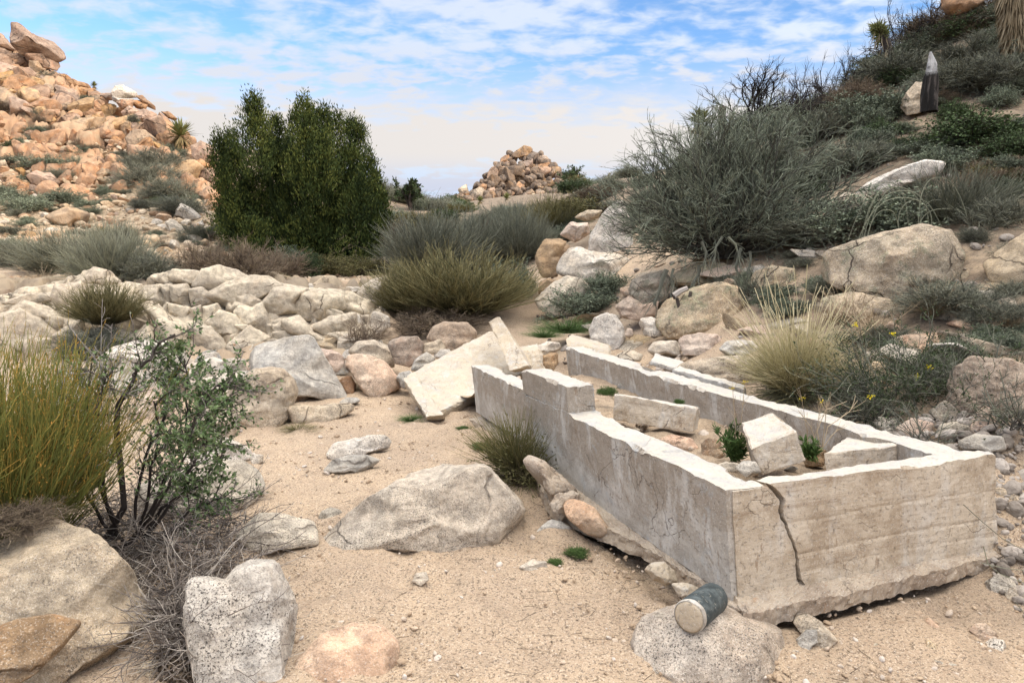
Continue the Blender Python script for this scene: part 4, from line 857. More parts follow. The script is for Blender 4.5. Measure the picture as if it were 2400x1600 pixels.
pebbles('rubble', 900, lambda r_, n: np.stack([r_.uniform(2.35, 3.2, n), r_.uniform(3.1, 4.6, n)], 1), .012, .06, pm3, 'grey rubble heaped beside the right end of the trough', 4, 3, 'rubble')
pebbles('rubble', 2600, fan(-150, 570, 17, 31, 1.0), .04, .24, pm2, 'broken stones covering the lower left hillside', 5, 2, 'rubble')
pebbles('rubble', 700, fan(-100, 880, 13.6, 18, 1.0), .02, .09, pm2, 'small stones on the bench above the ledge', 6, 2, 'rubble')
pebbles('rubble', 900, fan(1250, 2500, 6.5, 16, 1.0), .012, .09, pm3, 'small stones on the right hillside', 8, 2, 'rubble')
pebbles('rubble', 260, lambda r_, n: np.stack([r_.uniform(.6, 2.0, n), r_.uniform(6.6, 8.6, n)], 1), .02, .10, pm1, 'broken stones between the trough and the path', 9, 3, 'rubble')

def around(r_, n):
    c = [(-.16, 4.0, .62, .40), (-1.02, 2.85, .28, .3), (-1.9, 2.8, .55, .35), (-1.35, 3.65, .3, .22), (-.65, 2.8, .3, .25), (.78, 2.9, .36, .28), (-1.2, 5.6, .5, .4), (-1.0, 7.2, .8, .5), (1.9, 2.75, 1.0, .18), (.55, 4.1, .35, .5)]
    i = r_.integers(0, len(c), n); a = r_.uniform(0, 6.283, n); k = r_.normal(1.05, .16, n); C_ = np.array(c)[i]
    return np.stack([C_[:, 0] + C_[:, 2] * k * np.cos(a), C_[:, 1] + C_[:, 3] * k * np.sin(a)], 1)
pebbles('gravel', 1800, around, .003, .022, pm1, 'grit and small stones gathered round the foreground boulders', 14)
# ------------------------------------------------------------------ concrete trough
def concrete(name, base, dark, stain, streak_amt=.6, boards=True, blue=.3, topamt=.8):
    m, n, b = newmat(name); v = coords(n, 'Object', False)
    sx = n.nodes.new('ShaderNodeSeparateXYZ'); n.links.new(v, sx.inputs[0])
    geo = n.nodes.new('ShaderNodeNewGeometry'); sn = n.nodes.new('ShaderNodeSeparateXYZ'); n.links.new(geo.outputs['True Normal'], sn.inputs[0])
    g1 = noise(n, v, 3.6, 8, .72, .6)
    col = mixc(n, ramp(n, g1, .38, .62), base, dark)
    if name == 'grey_concrete':               # weathered brown band above the lime-crusted lower wall
        hz_ = mth(n, 'ADD', sx.outputs[2], mth(n, 'MULTIPLY', mth(n, 'SUBTRACT', noise(n, v, 2.2, 6, .7), .5), .55))
        col = mixc(n, mth(n, 'MULTIPLY', ramp(n, hz_, .20, .36), .68), col, (.27, .225, .175))
    st = nd(n, 'ShaderNodeMapping'); st.inputs['Scale'].default_value = (6, 6, 2.4); n.links.new(v, st.inputs[0])
    s1 = noise(n, st.outputs[0], 1.0, 6, .7, .4)
    col = mixc(n, mth(n, 'MULTIPLY', ramp(n, s1, .50, .66), streak_amt), col, (.62, .62, .60))     # lime streaks
    s2 = noise(n, st.outputs[0], 1.8, 5, .7, .6)
    col = mixc(n, mth(n, 'MULTIPLY', ramp(n, s2, .60, .70), .65), col, stain)
    hb = nd(n, 'ShaderNodeMapping'); hb.inputs['Scale'].default_value = (1.2, 1.2, 22); n.links.new(v, hb.inputs[0])
    h1 = noise(n, hb.outputs[0], 1.0, 5, .65, .2)
    col = mixc(n, mth(n, 'MULTIPLY', ramp(n, h1, .50, .68), .35 if boards else .12), col, stain)
    g3 = noise(n, v, 9, 6, .7, .5)
    col = mixc(n, mth(n, 'MULTIPLY', ramp(n, g3, .56, .68), blue), col, (.42, .50, .56))           # bluish patches
    pit = noise(n, v, 65, 3, .7)
    col = mixc(n, mth(n, 'MULTIPLY', ramp(n, pit, .57, .66), .5), col, (.10, .085, .07))
    col = mixc(n, mth(n, 'MULTIPLY', ramp(n, noise(n, v, 130, 2, .6), .55, .68), .35), col, (.75, .72, .66))
    # fine craze cracks
    nn = n.nodes.new('ShaderNodeTexNoise'); nn.inputs['Scale'].default_value = 5; nn.inputs['Detail'].default_value = 5; n.links.new(v, nn.inputs['Vector'])
    wv = nd(n, 'ShaderNodeVectorMath', operation='MULTIPLY_ADD'); n.links.new(nn.outputs['Color'], wv.inputs[0]); wv.inputs[1].default_value = (.3, .3, .3); n.links.new(v, wv.inputs[2])
    vo = n.nodes.new('ShaderNodeTexVoronoi'); vo.feature = 'DISTANCE_TO_EDGE'; vo.inputs['Scale'].default_value = 3.4; n.links.new(wv.outputs[0], vo.inputs['Vector'])
    cl = mth(n, 'MULTIPLY', mth(n, 'SUBTRACT', 1.0, ramp(n, vo.outputs['Distance'], .003, .013)), ramp(n, noise(n, v, 2.3, 2), .50, .60))
    col = mixc(n, mth(n, 'MULTIPLY', cl, .6), col, (.09, .07, .055))
    # upward-facing surfaces mixed paler, cream to grey
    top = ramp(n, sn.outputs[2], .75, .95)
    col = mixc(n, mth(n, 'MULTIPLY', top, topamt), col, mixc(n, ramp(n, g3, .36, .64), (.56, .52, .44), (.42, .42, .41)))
    n.links.new(col, b.inputs['Base Color'])
    h = mth(n, 'ADD', mth(n, 'MULTIPLY', noise(n, v, 30, 8, .7), .8), mth(n, 'MULTIPLY', h1, .7 if boards else .1))
    h = mth(n, 'SUBTRACT', mth(n, 'ADD', h, mth(n, 'MULTIPLY', noise(n, v, 7, 5, .6), .7)), mth(n, 'MULTIPLY', cl, 1.0))
    h = mth(n, 'SUBTRACT', h, mth(n, 'MULTIPLY', ramp(n, pit, .57, .66), .4))
    bump(n, b, h, .6, .014)
    return m
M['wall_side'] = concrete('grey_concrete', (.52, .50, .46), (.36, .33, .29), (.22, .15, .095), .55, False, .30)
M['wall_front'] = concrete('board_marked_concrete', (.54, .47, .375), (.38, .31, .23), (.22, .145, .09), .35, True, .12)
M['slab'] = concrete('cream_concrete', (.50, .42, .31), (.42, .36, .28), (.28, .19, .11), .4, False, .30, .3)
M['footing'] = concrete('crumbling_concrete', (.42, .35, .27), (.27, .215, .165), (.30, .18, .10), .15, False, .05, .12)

def lattice(nx, ny, nz, f):
    """closed box surface with nx*ny*nz cells; f(u,v,w arrays) -> points"""
    idx = {}; P_, Fc = [], []
    def vid(i, j, k):
        key = (i, j, k)
        if key not in idx: idx[key] = len(P_); P_.append((i / nx, j / ny, k / nz))
        return idx[key]
    for i in range(nx):
        for j in range(ny):
            Fc.append([vid(i, j, 0), vid(i, j + 1, 0), vid(i + 1, j + 1, 0), vid(i + 1, j, 0)]); Fc.append([vid(i, j, nz), vid(i + 1, j, nz), vid(i + 1, j + 1, nz), vid(i, j + 1, nz)])
    for i in range(nx):
        for k in range(nz):
            Fc.append([vid(i, 0, k), vid(i + 1, 0, k), vid(i + 1, 0, k + 1), vid(i, 0, k + 1)]); Fc.append([vid(i, ny, k), vid(i, ny, k + 1), vid(i + 1, ny, k + 1), vid(i + 1, ny, k)])
    for j in range(ny):
        for k in range(nz):
            Fc.append([vid(0, j, k), vid(0, j, k + 1), vid(0, j + 1, k + 1), vid(0, j + 1, k)]); Fc.append([vid(nx, j, k), vid(nx, j + 1, k), vid(nx, j + 1, k + 1), vid(nx, j, k + 1)])
    a = np.array(P_); V = f(a[:, 0], a[:, 1], a[:, 2]); return V, np.array(Fc), a
def roughen(V, a, amp=.004, chip=.012, top=True):
    V = V + amp * np.stack([fbm(V * 9, 4), fbm(V * 9 + 31, 4), fbm(V * 9 + 57, 4)], 1)
    V = V + amp * 1.2 * np.stack([fbm(V * 2.2 + 3, 2), fbm(V * 2.2 + 31, 2), fbm(V * 2.2 + 57, 2)], 1)
    if top:
        e = (a[:, 2] > .999); V[e, 2] += -np.clip(fbm(V[e] * 3.1 + 4, 5) - .05, 0, 1) * chip * 1.6
        s_ = ((a[:, 1] < .001) | (a[:, 1] > .999)) & (a[:, 2] > .92); cc_ = np.clip(fbm(V[s_] * 5, 5) - .12, 0, .6) * chip * 2.6; V[s_, 2] -= cc_ * e[s_]; V[s_] += UU * 0
    return V
tank = empty('water_trough', (float(C0[0]), float(C0[1]), 0.1))
tag(tank, 'broken rectangular concrete trough, open topped, cracked at its near corner', 'trough')
def T(u, v, z): 
    p = C0[None] * [1, 1, 0] + u[:, None] * UU + v[:, None] * VV; p[:, 2] = z; p[:, 0] += .10 * (.6 - z); return p
def tpart(name, V, F_, mat): return localised(name, V, [F_], M[mat], parent=tank, smooth=False)
def wallbox(name, u0, u1, v0, v1, z0, z1, mat, nx, ny, nz, amp=.004, chip=.014, fu=None):
    def f(a, b_, c_):
        u = u0 + (u1 - u0) * a; v = v0 + (v1 - v0) * b_; z = z0 + (z1 - z0) * c_
        if fu: u, v, z = fu(u, v, z, a, b_, c_)
        return T(u, v, z)
    V, F_, a = lattice(nx, ny, nz, f); return tpart(name, roughen(V, a, amp, chip), F_, mat)
# left wall, near length with its raised block, and the shifted far length
def lw(u, v, z, a, b_, c_):
    top = .60 + .005 * np.sin(u * 5); return u, v, .10 + (z - .10) / .5 * (top - .10)
wallbox('side_wall', 0.0, 2.42, 0, .20, .10, .60, 'wall_side', 110, 8, 22, fu=lw)
wallbox('raised_block', 1.62, 2.42, .004, .196, .597, .775, 'wall_side', 30, 8, 8, chip=.02)
wallbox('side_wall', 2.43, 3.83, .035, .20, .16, .60, 'wall_side', 60, 7, 20)
wallbox('back_wall', .06, 4.55, 1.33, 1.54, .20, .60, 'wall_side', 150, 7, 16, amp=.006, chip=.02,
        fu=lambda u, v, z, a, b_, c_: (u, v + .02 * np.sin(u * 2.2), np.where(c_ > .99, z - .05 * sst(np.abs(u - 3.2), .25, .1) * (b_ > .4) + .03 * sst(u, 4.2, 4.4), z)))
# front wall in two lengths either side of the crack
def crackx(t):                                # v of the crack at height t (0 bottom..1 top)
    return .010 * fbm(np.stack([np.asarray(t) * 9, np.asarray(t) * 0 + 3, np.asarray(t) * 0 + 7], -1).reshape(-1, 3), 4).reshape(np.shape(t)) + np.interp(t, [0, .08, .2, .35, .5, .62, .75, .85, .93, 1], [.285, .262, .262, .258, .232, .205, .180, .190, .155, .115])
def fl(u, v, z, a, b_, c_):
    vv = .202 + (crackx(c_) - .202 + .10 ) * a
    return u, vv, z
V, F_, a = lattice(16, 4, 40, lambda a, b_, c_: T(.0 + .10 * b_ - .003, .15 + (crackx(c_) + .09 - .15) * a, .10 + .5 * c_))
tpart('front_wall', roughen(V, a, .004, .012), F_, 'wall_front')
def fr(a, b_, c_):
    v0 = crackx(c_) + .09 + .018 + .009 * np.sin(c_ * 6 + 2.2); v = v0 + (1.625 - v0) * a
    return T(-.012 + (.09 + .02 * a) * b_, v, .10 + .503 * c_)
V, F_, a = lattice(90, 6, 40, fr); V = roughen(V, a, .005, .018)
for zz, k in ((.27, .004), (.42, .0035), (.185, .0025)):      # board joints in the face
    f_ = (a[:, 1] < .01); V[f_] -= (UU * -1)[None] * (k * np.exp(-((V[f_, 2] - zz - .01 * np.sin(V[f_, 0] * 4)) / .008) ** 2))[:, None]
tpart('front_wall', V, F_, 'wall_front')
# the near end of the side wall is faced like the front
V, F_, a = lattice(10, 2, 30, lambda a, b_, c_: T(-.006 + .01 * b_, .03 + .16 * a, .10 + .49 * c_)); tpart('corner_face', roughen(V, a, .004, .004), F_, 'wall_front')
V, F_, a = lattice(12, 2, 60, lambda a, b_, c_: T(.10 - .10 * a, -.004 + .008 * b_, .10 + .5 * c_))
# footing
def foot(name, outer, inner, zt, zb, nx=170, ny=14, mat='footing', parent=True, amp=.010):
    o = np.array(outer); i_ = np.array(inner)
    def f(a, b_, c_):
        t = np.linspace(0, 1, len(o)); A = np.stack([np.interp(a, t, o[:, k]) for k in (0, 1)], 1)
        t2 = np.linspace(0, 1, len(i_)); B = np.stack([np.interp(a, t2, i_[:, k]) for k in (0, 1)], 1)
        q = A + (B - A) * b_[:, None]; z = zb + (zt - zb) * c_ - (1 - b_) * .035
        z = np.where(c_ < .5, z - 0 * z, z); return np.concatenate([q, z[:, None]], 1)
    V, F_, a = lattice(nx, ny, 4, f)
    V += amp * np.stack([fbm(V * 9, 5), fbm(V * 9 + 9, 5), .7 * fbm(V * 9 + 19, 5)], 1); V += amp * .8 * np.stack([fbm(V * 28, 3), fbm(V * 28 + 9, 3), fbm(V * 28 + 19, 3)], 1)
    return V, F_
zf = .075
side_o = [Z(px, py, zf)[:2] for px, py in ((1100, 985), (1130, 1000), (1170, 1035), (1225, 1075), (1240, 1096), (1262, 1140), (1290, 1190), (1340, 1215), (1432, 1250), (1499, 1280), (1555, 1312), (1600, 1345), (1660, 1385), (1700, 1420), (1748, 1448))]
uo = np.array([T(np.array([u]), np.array([.08]), np.array([.11]))[0, :2] for u in np.linspace(3.8, .02, 12)])
V, F_ = foot('footing', side_o, uo, .125, .05); tpart('footing', V, F_, 'footing')
fr_o = [Z(px, py, zf)[:2] for px, py in ((1742, 1449), (1790, 1443), (1850, 1425), (1930, 1410), (2010, 1392), (2100, 1368), (2200, 1345), (2280, 1322), (2350, 1312))]
ui = np.array([T(np.array([.05]), np.array([v]), np.array([.11]))[0, :2] for v in np.linspace(.03, 1.63, 9)])
V, F_ = foot('footing', fr_o, ui, .128, .055); tpart('footing', V, F_, 'footing')
# masonry lumps where the footing broke away
def tlump(pts, D, tf, mat, lb=None, rough=2.2, seed=900, name='footing_lump'):
    V, _ = outline_rock(pts, D, tf, seed, 5, 2.4, 5, .75, rough); o = localised(name, V, [ICO[5][1]], M[mat], parent=tank)
    if lb: o['label'] = lb
    return o
kz = lambda *p: S(1180, 1040, .2678, *p)
tlump(kz((160, 150), (230, 110), (330, 130), (420, 200), (560, 330), (640, 380), (650, 440), (520, 480), (430, 540), (380, 420), (300, 320), (220, 230)), 4.40, .26, 'footing', seed=901)
tlump(kz((400, 520), (470, 440), (600, 400), (660, 440), (640, 520), (560, 640), (500, 670), (450, 620)), 4.15, .22, 'footing', seed=902)
tlump(kz((515, 545), (560, 490), (680, 495), (800, 560), (900, 690), (950, 770), (860, 815), (740, 790), (620, 710), (550, 640)), 4.0, .24, 'pink', 'orange-pink stone set into the footing', .8, 903, 'footing_stone')
tlump(kz((1218, 1110), (1300, 1050), (1400, 1030), (1500, 1100), (1520, 1190), (1400, 1235), (1300, 1200)), 3.30, .12, 'slab', None, 1.2, 904)
tlump(kz((1465, 1240), (1560, 1220), (1700, 1240), (1760, 1300), (1700, 1380), (1620, 1390), (1530, 1320)), 3.16, .12, 'slab', None, 1.4, 905)
# sand fill inside
def fill():
    n_u, n_v = 90, 28; a, b_ = np.meshgrid(np.linspace(0, 1, n_u), np.linspace(0, 1, n_v), indexing='ij'); a = a.ravel(); b_ = b_.ravel()
    V = T(.04 + 4.6 * a, .12 + 1.27 * b_, .37 + 0 * a); V[:, 2] += .05 * fbm(V * [2.2, 2.2, 0], 4) + .05 * (a - .5) * -1 * 0
    V[:, 2] -= .22 * sst(a, .80, 1) * (1 - b_)
    i = np.arange(n_u * n_v).reshape(n_u, n_v); f = np.stack([i[:-1, :-1], i[1:, :-1], i[1:, 1:], i[:-1, 1:]], -1).reshape(-1, 4)
    z0 = np.zeros(len(V))
    o = localised('sand', V, [f], M['ground'], attrs={'rock': z0, 'rubble': z0 + .35, 'soil': z0 + .15, 'crack': z0}); tag(o, kind='structure')
fill()
_r = np.random.default_rng(12); _V, _F, _n = [], [], 0
for k in range(170):
    u_ = _r.uniform(.15, 4.2); v_ = _r.uniform(.24, 1.30); s_ = .008 * (8 ** (_r.random() ** 2)); c_ = T(np.array([u_]), np.array([v_]), np.array([.375]))[0]
    q, _ = np.linalg.qr(_r.normal(size=(3, 3))); b_ = ICO[3][0] * (1 + .2 * perlin(ICO[3][0] * 1.6 + k * 1.37))[:, None]
    _V.append((b_ * [1, .75, .6]) @ q.T * s_ + c_); _F.append(ICO[3][1] + _n); _n += len(b_)
tag(localised('rubble', np.concatenate(_V), [np.concatenate(_F)], pm1, smooth=False), 'small stones and crumbs of concrete on the sand inside the trough', 'rubble', kind='stuff')
for k, (px, py, sz, mt, lb) in enumerate(((1490, 1010, .05, 'cream', 'cream stone in front of the grey slab inside the trough'), (1600, 985, .045, 'tan', 'tan stone just under the grey slab inside the trough'), (1850, 1100, .04, 'grey', 'grey stone below the tilted chunk inside the trough'),
                                          (1700, 985, .05, 'pink', 'pink stone midway across the sand inside the trough'), (1455, 905, .05, 'grey', 'grey stone near the green weed inside the trough'), (1790, 940, .045, 'cream', 'cream stone against the far inner wall of the trough'))):
    scatter_rock('stone', Z(px, py, .39), sz, mt, lb, None, .5, 'stone')
# loose concrete pieces
def hexa(name, label, pts8, mat, nx=24, ny=10, nz=16, amp=.006, cat='concrete block', parent=None):
    """pts8: front quad (tl,tr,br,bl) then back quad, each (px,py,D)"""
    q = [P(*p) for p in pts8]
    def f(a, b_, c_):
        a = a[:, None]; b_ = b_[:, None]; c_ = c_[:, None]
        def face(o): return (q[o + 3] * (1 - a) + q[o + 2] * a) * (1 - c_) + (q[o] * (1 - a) + q[o + 1] * a) * c_
        return face(0) * (1 - b_) + face(4) * b_
    V, F_, a = lattice(nx, ny, nz, f); V = roughen(V, a, amp, .012, True)
    ex = ((a < .001) | (a > .999)).sum(1) >= 2; cen = V.mean(0); V[ex] += (cen - V[ex]) * (.02 + .05 * np.clip(fbm(V[ex] * 9, 3) + .2, 0, 1))[:, None]
    o = localised(name, V, [F_], M[mat], smooth=False); return tag(o, label, cat)
hexa('concrete_slab', 'big cracked slab of cream concrete tilted against the far end of the trough',
     [(948, 880, 7.75), (1152, 772, 8.9), (1236, 872, 8.1), (1008, 976, 6.9), (985, 905, 8.0), (1175, 795, 9.2), (1245, 890, 8.4), (1040, 990, 7.1)], 'slab', 60, 6, 40, .010, 'concrete slab')
hexa('concrete_edge', 'narrow cream strip of concrete along the left edge of the tilted slab',
     [(945, 884, 7.55), (970, 878, 7.6), (1042, 972, 6.75), (1000, 977, 6.70), (948, 905, 7.7), (985, 900, 7.8), (1046, 985, 6.9), (1004, 990, 6.85)], 'slab', 8, 4, 40, .008, 'concrete strip')
hexa('concrete_post', 'short cream concrete post leaning over the tilted slab',
     [(1146, 753, 8.25), (1170, 741, 8.2), (1240, 858, 7.45), (1196, 869, 7.4), (1150, 757, 8.45), (1178, 749, 8.4), (1250, 862, 7.65), (1205, 873, 7.6)], 'slab', 10, 6, 40, .008, 'concrete post')
hexa('concrete_block', 'pitted cream concrete lump at the foot of the leaning post',
     [(1205, 822, 7.9), (1262, 815, 7.9), (1282, 868, 7.7), (1212, 872, 7.6), (1212, 812, 8.2), (1262, 806, 8.2), (1285, 850, 8.1), (1215, 860, 8.1)], 'slab', 14, 8, 14, .02)
hexa('concrete_slab', 'flat slab of broken concrete lying by the egg-shaped boulder',
     [(1326, 796, 8.5), (1426, 822, 8.4), (1432, 836, 8.3), (1330, 814, 8.4), (1340, 780, 9.0), (1430, 806, 8.9), (1435, 815, 8.9), (1345, 790, 9.0)], 'slab', 24, 8, 6, .008, 'concrete slab')
hexa('concrete_slab', 'thick grey slab of concrete lying inside the trough',
     [(1440, 924, 5.15), (1634, 957, 4.75), (1626, 1014, 4.72), (1440, 986, 5.12), (1442, 921, 5.3), (1642, 953, 4.9), (1636, 1006, 4.9), (1444, 976, 5.3)], 'wall_front', 40, 5, 14, .007, 'concrete slab')
hexa('concrete_block', 'tilted white-topped concrete chunk standing on a corner inside the trough',
     [(1762, 1050, 3.82), (1866, 1008, 3.80), (1891, 1080, 3.78), (1790, 1113, 3.78), (1735, 984, 4.12), (1808, 962, 4.12), (1850, 1040, 4.10), (1765, 1090, 4.10)], 'wall_front', 20, 16, 20, .008)
hexa('concrete_block', 'blue-white topped concrete chunk beside the front wall inside the trough',
     [(1930, 1060, 3.82), (2102, 1040, 3.80), (2104, 1088, 3.8), (1934, 1108, 3.8), (1985, 1023, 4.15), (2094, 1020, 4.10), (2096, 1070, 4.1), (1985, 1080, 4.15)], 'wall_front', 24, 14, 14, .008)
hexa('concrete_slab', 'small pale concrete slab lying behind the far wall of the trough',
     [(1524, 846, 7.2), (1594, 866, 7.1), (1590, 876, 7.1), (1522, 856, 7.2), (1536, 826, 7.6), (1604, 846, 7.5), (1604, 852, 7.5), (1536, 834, 7.6)], 'wall_side', 14, 8, 4, .006, 'concrete slab')
hexa('concrete_curb', 'low broken curb of concrete running just outside the far trough wall',
     [(1575, 862, 6.4), (1745, 912, 5.75), (1745, 945, 5.75), (1575, 890, 6.4), (1590, 855, 6.55), (1752, 905, 5.9), (1752, 935, 5.9), (1590, 885, 6.55)], 'wall_side', 40, 4, 6, .008, 'concrete curb')
# the pipe end
def pipe():
    a = P(1614, 1446, 2.74); b_ = P(1672, 1400, 2.93); ax = b_ - a; L = np.linalg.norm(ax); ax /= L
    n1 = np.cross(ax, [0, 0, 1.]); n1 /= np.linalg.norm(n1); n2 = np.cross(n1, ax)
    th = np.linspace(0, 2 * math.pi, 48, endpoint=False); ring = np.cos(th)[:, None] * n1 + np.sin(th)[:, None] * n2
    root = empty('pipe_stub', a - [0, 0, .08]); tag(root, 'short dark green pipe plugged with pale cement below the near trough corner', 'pipe')
    def lathe(name, prof, m, closed=True):
        V = np.concatenate([a + ax * t + ring * r for t, r in prof]); V += .0022 * np.stack([fbm(V * 22, 4), fbm(V * 22 + 5, 4), fbm(V * 22 + 9, 4)], 1)
        k = len(prof); i = np.arange(48); f = np.concatenate([np.stack([j * 48 + i, j * 48 + (i + 1) % 48, (j + 1) * 48 + (i + 1) % 48, (j + 1) * 48 + i], 1) for j in range(k - 1)])
        return localised(name, V, [f], m, parent=root, smooth=True)
    m1, n, b = newmat('weathered_green_plastic'); v = coords(n, 'Object', False)
    col = mixc(n, ramp(n, noise(n, v, 22, 6, .7), .4, .65), (.035, .046, .050), (.095, .115, .12))
    col = mixc(n, mth(n, 'MULTIPLY', ramp(n, noise(n, v, 60, 4, .7), .6, .68), .6), col, (.35, .33, .28)); n.links.new(col, b.inputs['Base Color']); b.inputs['Roughness'].default_value = .6
    bump(n, b, noise(n, v, 40, 5, .6), .3, .004)
    lathe('casing', [(.022, .063), (.030, .067), (.06, .066), (L * .5, .065), (L, .064), (L + .02, .054)], m1)
    lathe('collar', [(.004, .063), (.008, .0665), (.016, .0675), (.026, .066), (.028, .060)], M['wall_side'])
    lathe('cement_plug', [(-.002, .001), (-.003, .02), (-.001, .045), (.0, .054), (.006, .062), (.015, .062)], M['slab'])
pipe()

# ------------------------------------------------------------------ plants
def unit(v): return v / np.maximum(np.linalg.norm(v, axis=-1, keepdims=True), 1e-9)
class Tw:
    """collects twigs (polylines) and leaves, vectorised"""
    def __init__(s, seed): s.r = np.random.default_rng(seed); s.V, s.Fq, s.t, s.n = [], [], [], 0
    def walk(s, p0, d0, L, k, wig, up=0.0, drag=None):
        n = len(p0); P_ = np.empty((n, k + 1, 3)); P_[:, 0] = p0; d = unit(d0.copy())
        L = np.broadcast_to(L, (n,))
        for j in range(k):
            P_[:, j + 1] = P_[:, j] + d * (L / k)[:, None]
            d = d + s.r.normal(size=(n, 3)) * wig; d[:, 2] += up; d = unit(d)
        return P_
    def child(s, P_, nc, t0, t1, ang, L, k, wig, up=0.0, jit=.3):
        n, m, _ = P_.shape; idx = np.repeat(np.arange(n), nc); t = s.r.uniform(t0, t1, len(idx)) * (m - 1)
        i = np.minimum(t.astype(int), m - 2); f = (t - i)[:, None]
        a = P_[idx, i]; b = P_[idx, i + 1]; p = a + (b - a) * f; tan = unit(b - a)
        rnd = unit(s.r.normal(size=(len(idx), 3))); perp = unit(rnd - (rnd * tan).sum(1)[:, None] * tan)
        an = ang * (1 + jit * s.r.normal(size=len(idx)))[:, None]
        d = np.cos(an) * tan + np.sin(an) * perp
        L_ = L * s.r.uniform(.5, 1.2, len(idx)); return s.walk(p, d, L_, k, wig, up)
    def tube(s, P_, r0, r1, t0, t1, sides=3, tj=.12):
        n, m, _ = P_.shape; tan = np.gradient(P_, axis=1); tan = unit(tan)
        ref = unit(s.r.normal(size=(n, 1, 3))); n1 = unit(np.cross(tan, ref)); n2 = np.cross(tan, n1)
        rr = np.linspace(0, 1, m)[None, :] * (np.asarray(r1) - np.asarray(r0)) + np.asarray(r0) if np.ndim(r0) == 0 else r0[:, None] + (r1 - r0)[:, None] * np.linspace(0, 1, m)[None]
        rr = np.broadcast_to(rr, (n, m))
        th = np.arange(sides) * 2 * math.pi / sides
        ring = P_[:, :, None] + rr[:, :, None, None] * (np.cos(th)[None, None, :, None] * n1[:, :, None] + np.sin(th)[None, None, :, None] * n2[:, :, None])
        s.V.append(ring.reshape(-1, 3))
        base = s.n + (np.arange(n)[:, None, None] * m + np.arange(m - 1)[None, :, None]) * sides
        k = np.arange(sides)[None, None]; k2 = (k + 1) % sides
        f = np.stack([base + k, base + k2, base + sides + k2, base + sides + k], -1).reshape(-1, 4)
        s.Fq.append(f); s.n += n * m * sides
        tt = np.linspace(t0, t1, m)[None] + tj * s.r.normal(size=(n, 1)); s.t.append(np.repeat(np.clip(tt, 0, 1).ravel(), sides))
    def leaves(s, p, d, L, w, t0, t1, flat=0.0):
        n = len(p); d = unit(d); rnd = unit(s.r.normal(size=(n, 3)) + np.array([0, 0, 0])); side = unit(np.cross(d, rnd))
        L = L * s.r.uniform(.6, 1.3, n)[:, None]; w_ = w * s.r.uniform(.7, 1.3, n)[:, None]
        nn = np.cross(side, d)
        q = np.stack([p, p + d * L * .5 + side * w_ - nn * L * .06, p + d * L, p + d * L * .5 - side * w_ - nn * L * .06], 1)
        s.V.append(q.reshape(-1, 3)); s.Fq.append(s.n + np.arange(n * 4).reshape(n, 4)); s.n += n * 4
        s.t.append(np.repeat(np.clip(s.r.uniform(t0, t1, n), 0, 1), 4))
    def pts(s, P_, n, t0=.2, t1=1.0):
        idx = s.r.integers(0, len(P_), n); m = P_.shape[1]; t = s.r.uniform(t0, t1, n) * (m - 1); i = np.minimum(t.astype(int), m - 2)
        a, b = P_[idx, i], P_[idx, i + 1]; return a + (b - a) * (t - i)[:, None], unit(b - a)
    def arrays(s): return np.concatenate(s.V), np.concatenate(s.Fq), np.concatenate(s.t)
    def mesh(s, name, smooth=False):
        V, Fq, t = s.arrays(); s.V, s.Fq, s.t, s.n = [], [], [], 0
        return make_mesh(name, V, [Fq], smooth, {'tint': t})
def disc(r_, n, R_): a = r_.uniform(0, 6.283, n); q = R_ * np.sqrt(r_.random(n)); return np.stack([q * np.cos(a), q * np.sin(a), 0 * a], 1)
def dome(r_, n, tilt, z=1.0):
    a = r_.uniform(0, 6.283, n); e = tilt * np.sqrt(r_.random(n)); return np.stack([np.sin(e) * np.cos(a), np.sin(e) * np.sin(a), np.cos(e) * z], 1)
# prototypes fit a box about 1 wide and 1 high
def twiggy(seed, n1=46, n2=9, n3=9, r=.0045, leaf=0, leafL=.03):
    w = Tw(seed); a = w.walk(disc(w.r, n1, .07), dome(w.r, n1, 1.45), w.r.uniform(.32, .55, n1), 5, .16, .05)
    w.tube(a, .011, .005, .0, .3, 4)
    b = w.child(a, n2, .25, 1, .6, .30, 4, .22, .05); w.tube(b, r * 1.1, r * .7, .15, .6)
    c = w.child(b, n3, .2, 1, .6, .16, 3, .28, .04); w.tube(c, r * .62, r * .3, .35, .85, tj=.2)
    if leaf:
        p, d = w.pts(c, leaf); w.leaves(p, d + w.r.normal(size=p.shape) * .7, leafL, leafL * .28, .45, 1)
    return w.mesh('shrub')
def broomy(seed, n=850, r=.0038, tilt=1.25, wig=.07):
    w = Tw(seed); d = dome(w.r, n, tilt); L = w.r.uniform(.55, 1.05, n) * np.interp(np.arccos(np.clip(d[:, 2], -1, 1)), [0, .6, 1.3], [1.0, .85, .60])
    a = w.walk(disc(w.r, n, .16), d, L, 5, wig, .09); w.tube(a, r * 1.1, r * .5, .15, .9, tj=.12)
    b = w.child(a, 5, .35, .95, .3, .26, 3, .08, .08); w.tube(b, r * .7, r * .3, .4, 1.0, tj=.15)
    return w.mesh('broom_shrub')
def leafy(seed, n1=40, leaf=9000, L=.035, wd=.3):
    w = Tw(seed); a = w.walk(disc(w.r, n1, .1), dome(w.r, n1, 1.35), w.r.uniform(.3, .55, n1), 5, .18, .05); w.tube(a, .010, .004, 0, .1, 4)
    b = w.child(a, 8, .25, 1, .65, .26, 4, .22, .04); w.tube(b, .004, .002, 0, .25)
    c = w.child(b, 6, .2, 1, .7, .13, 3, .3, .03); w.tube(c, .002, .0012, .1, .3)
    p, d = w.pts(c, leaf); w.leaves(p + w.r.normal(size=p.shape) * .008, d + w.r.normal(size=p.shape) * .8, L, L * wd, .3, 1)
    return w.mesh('leafy_shrub')
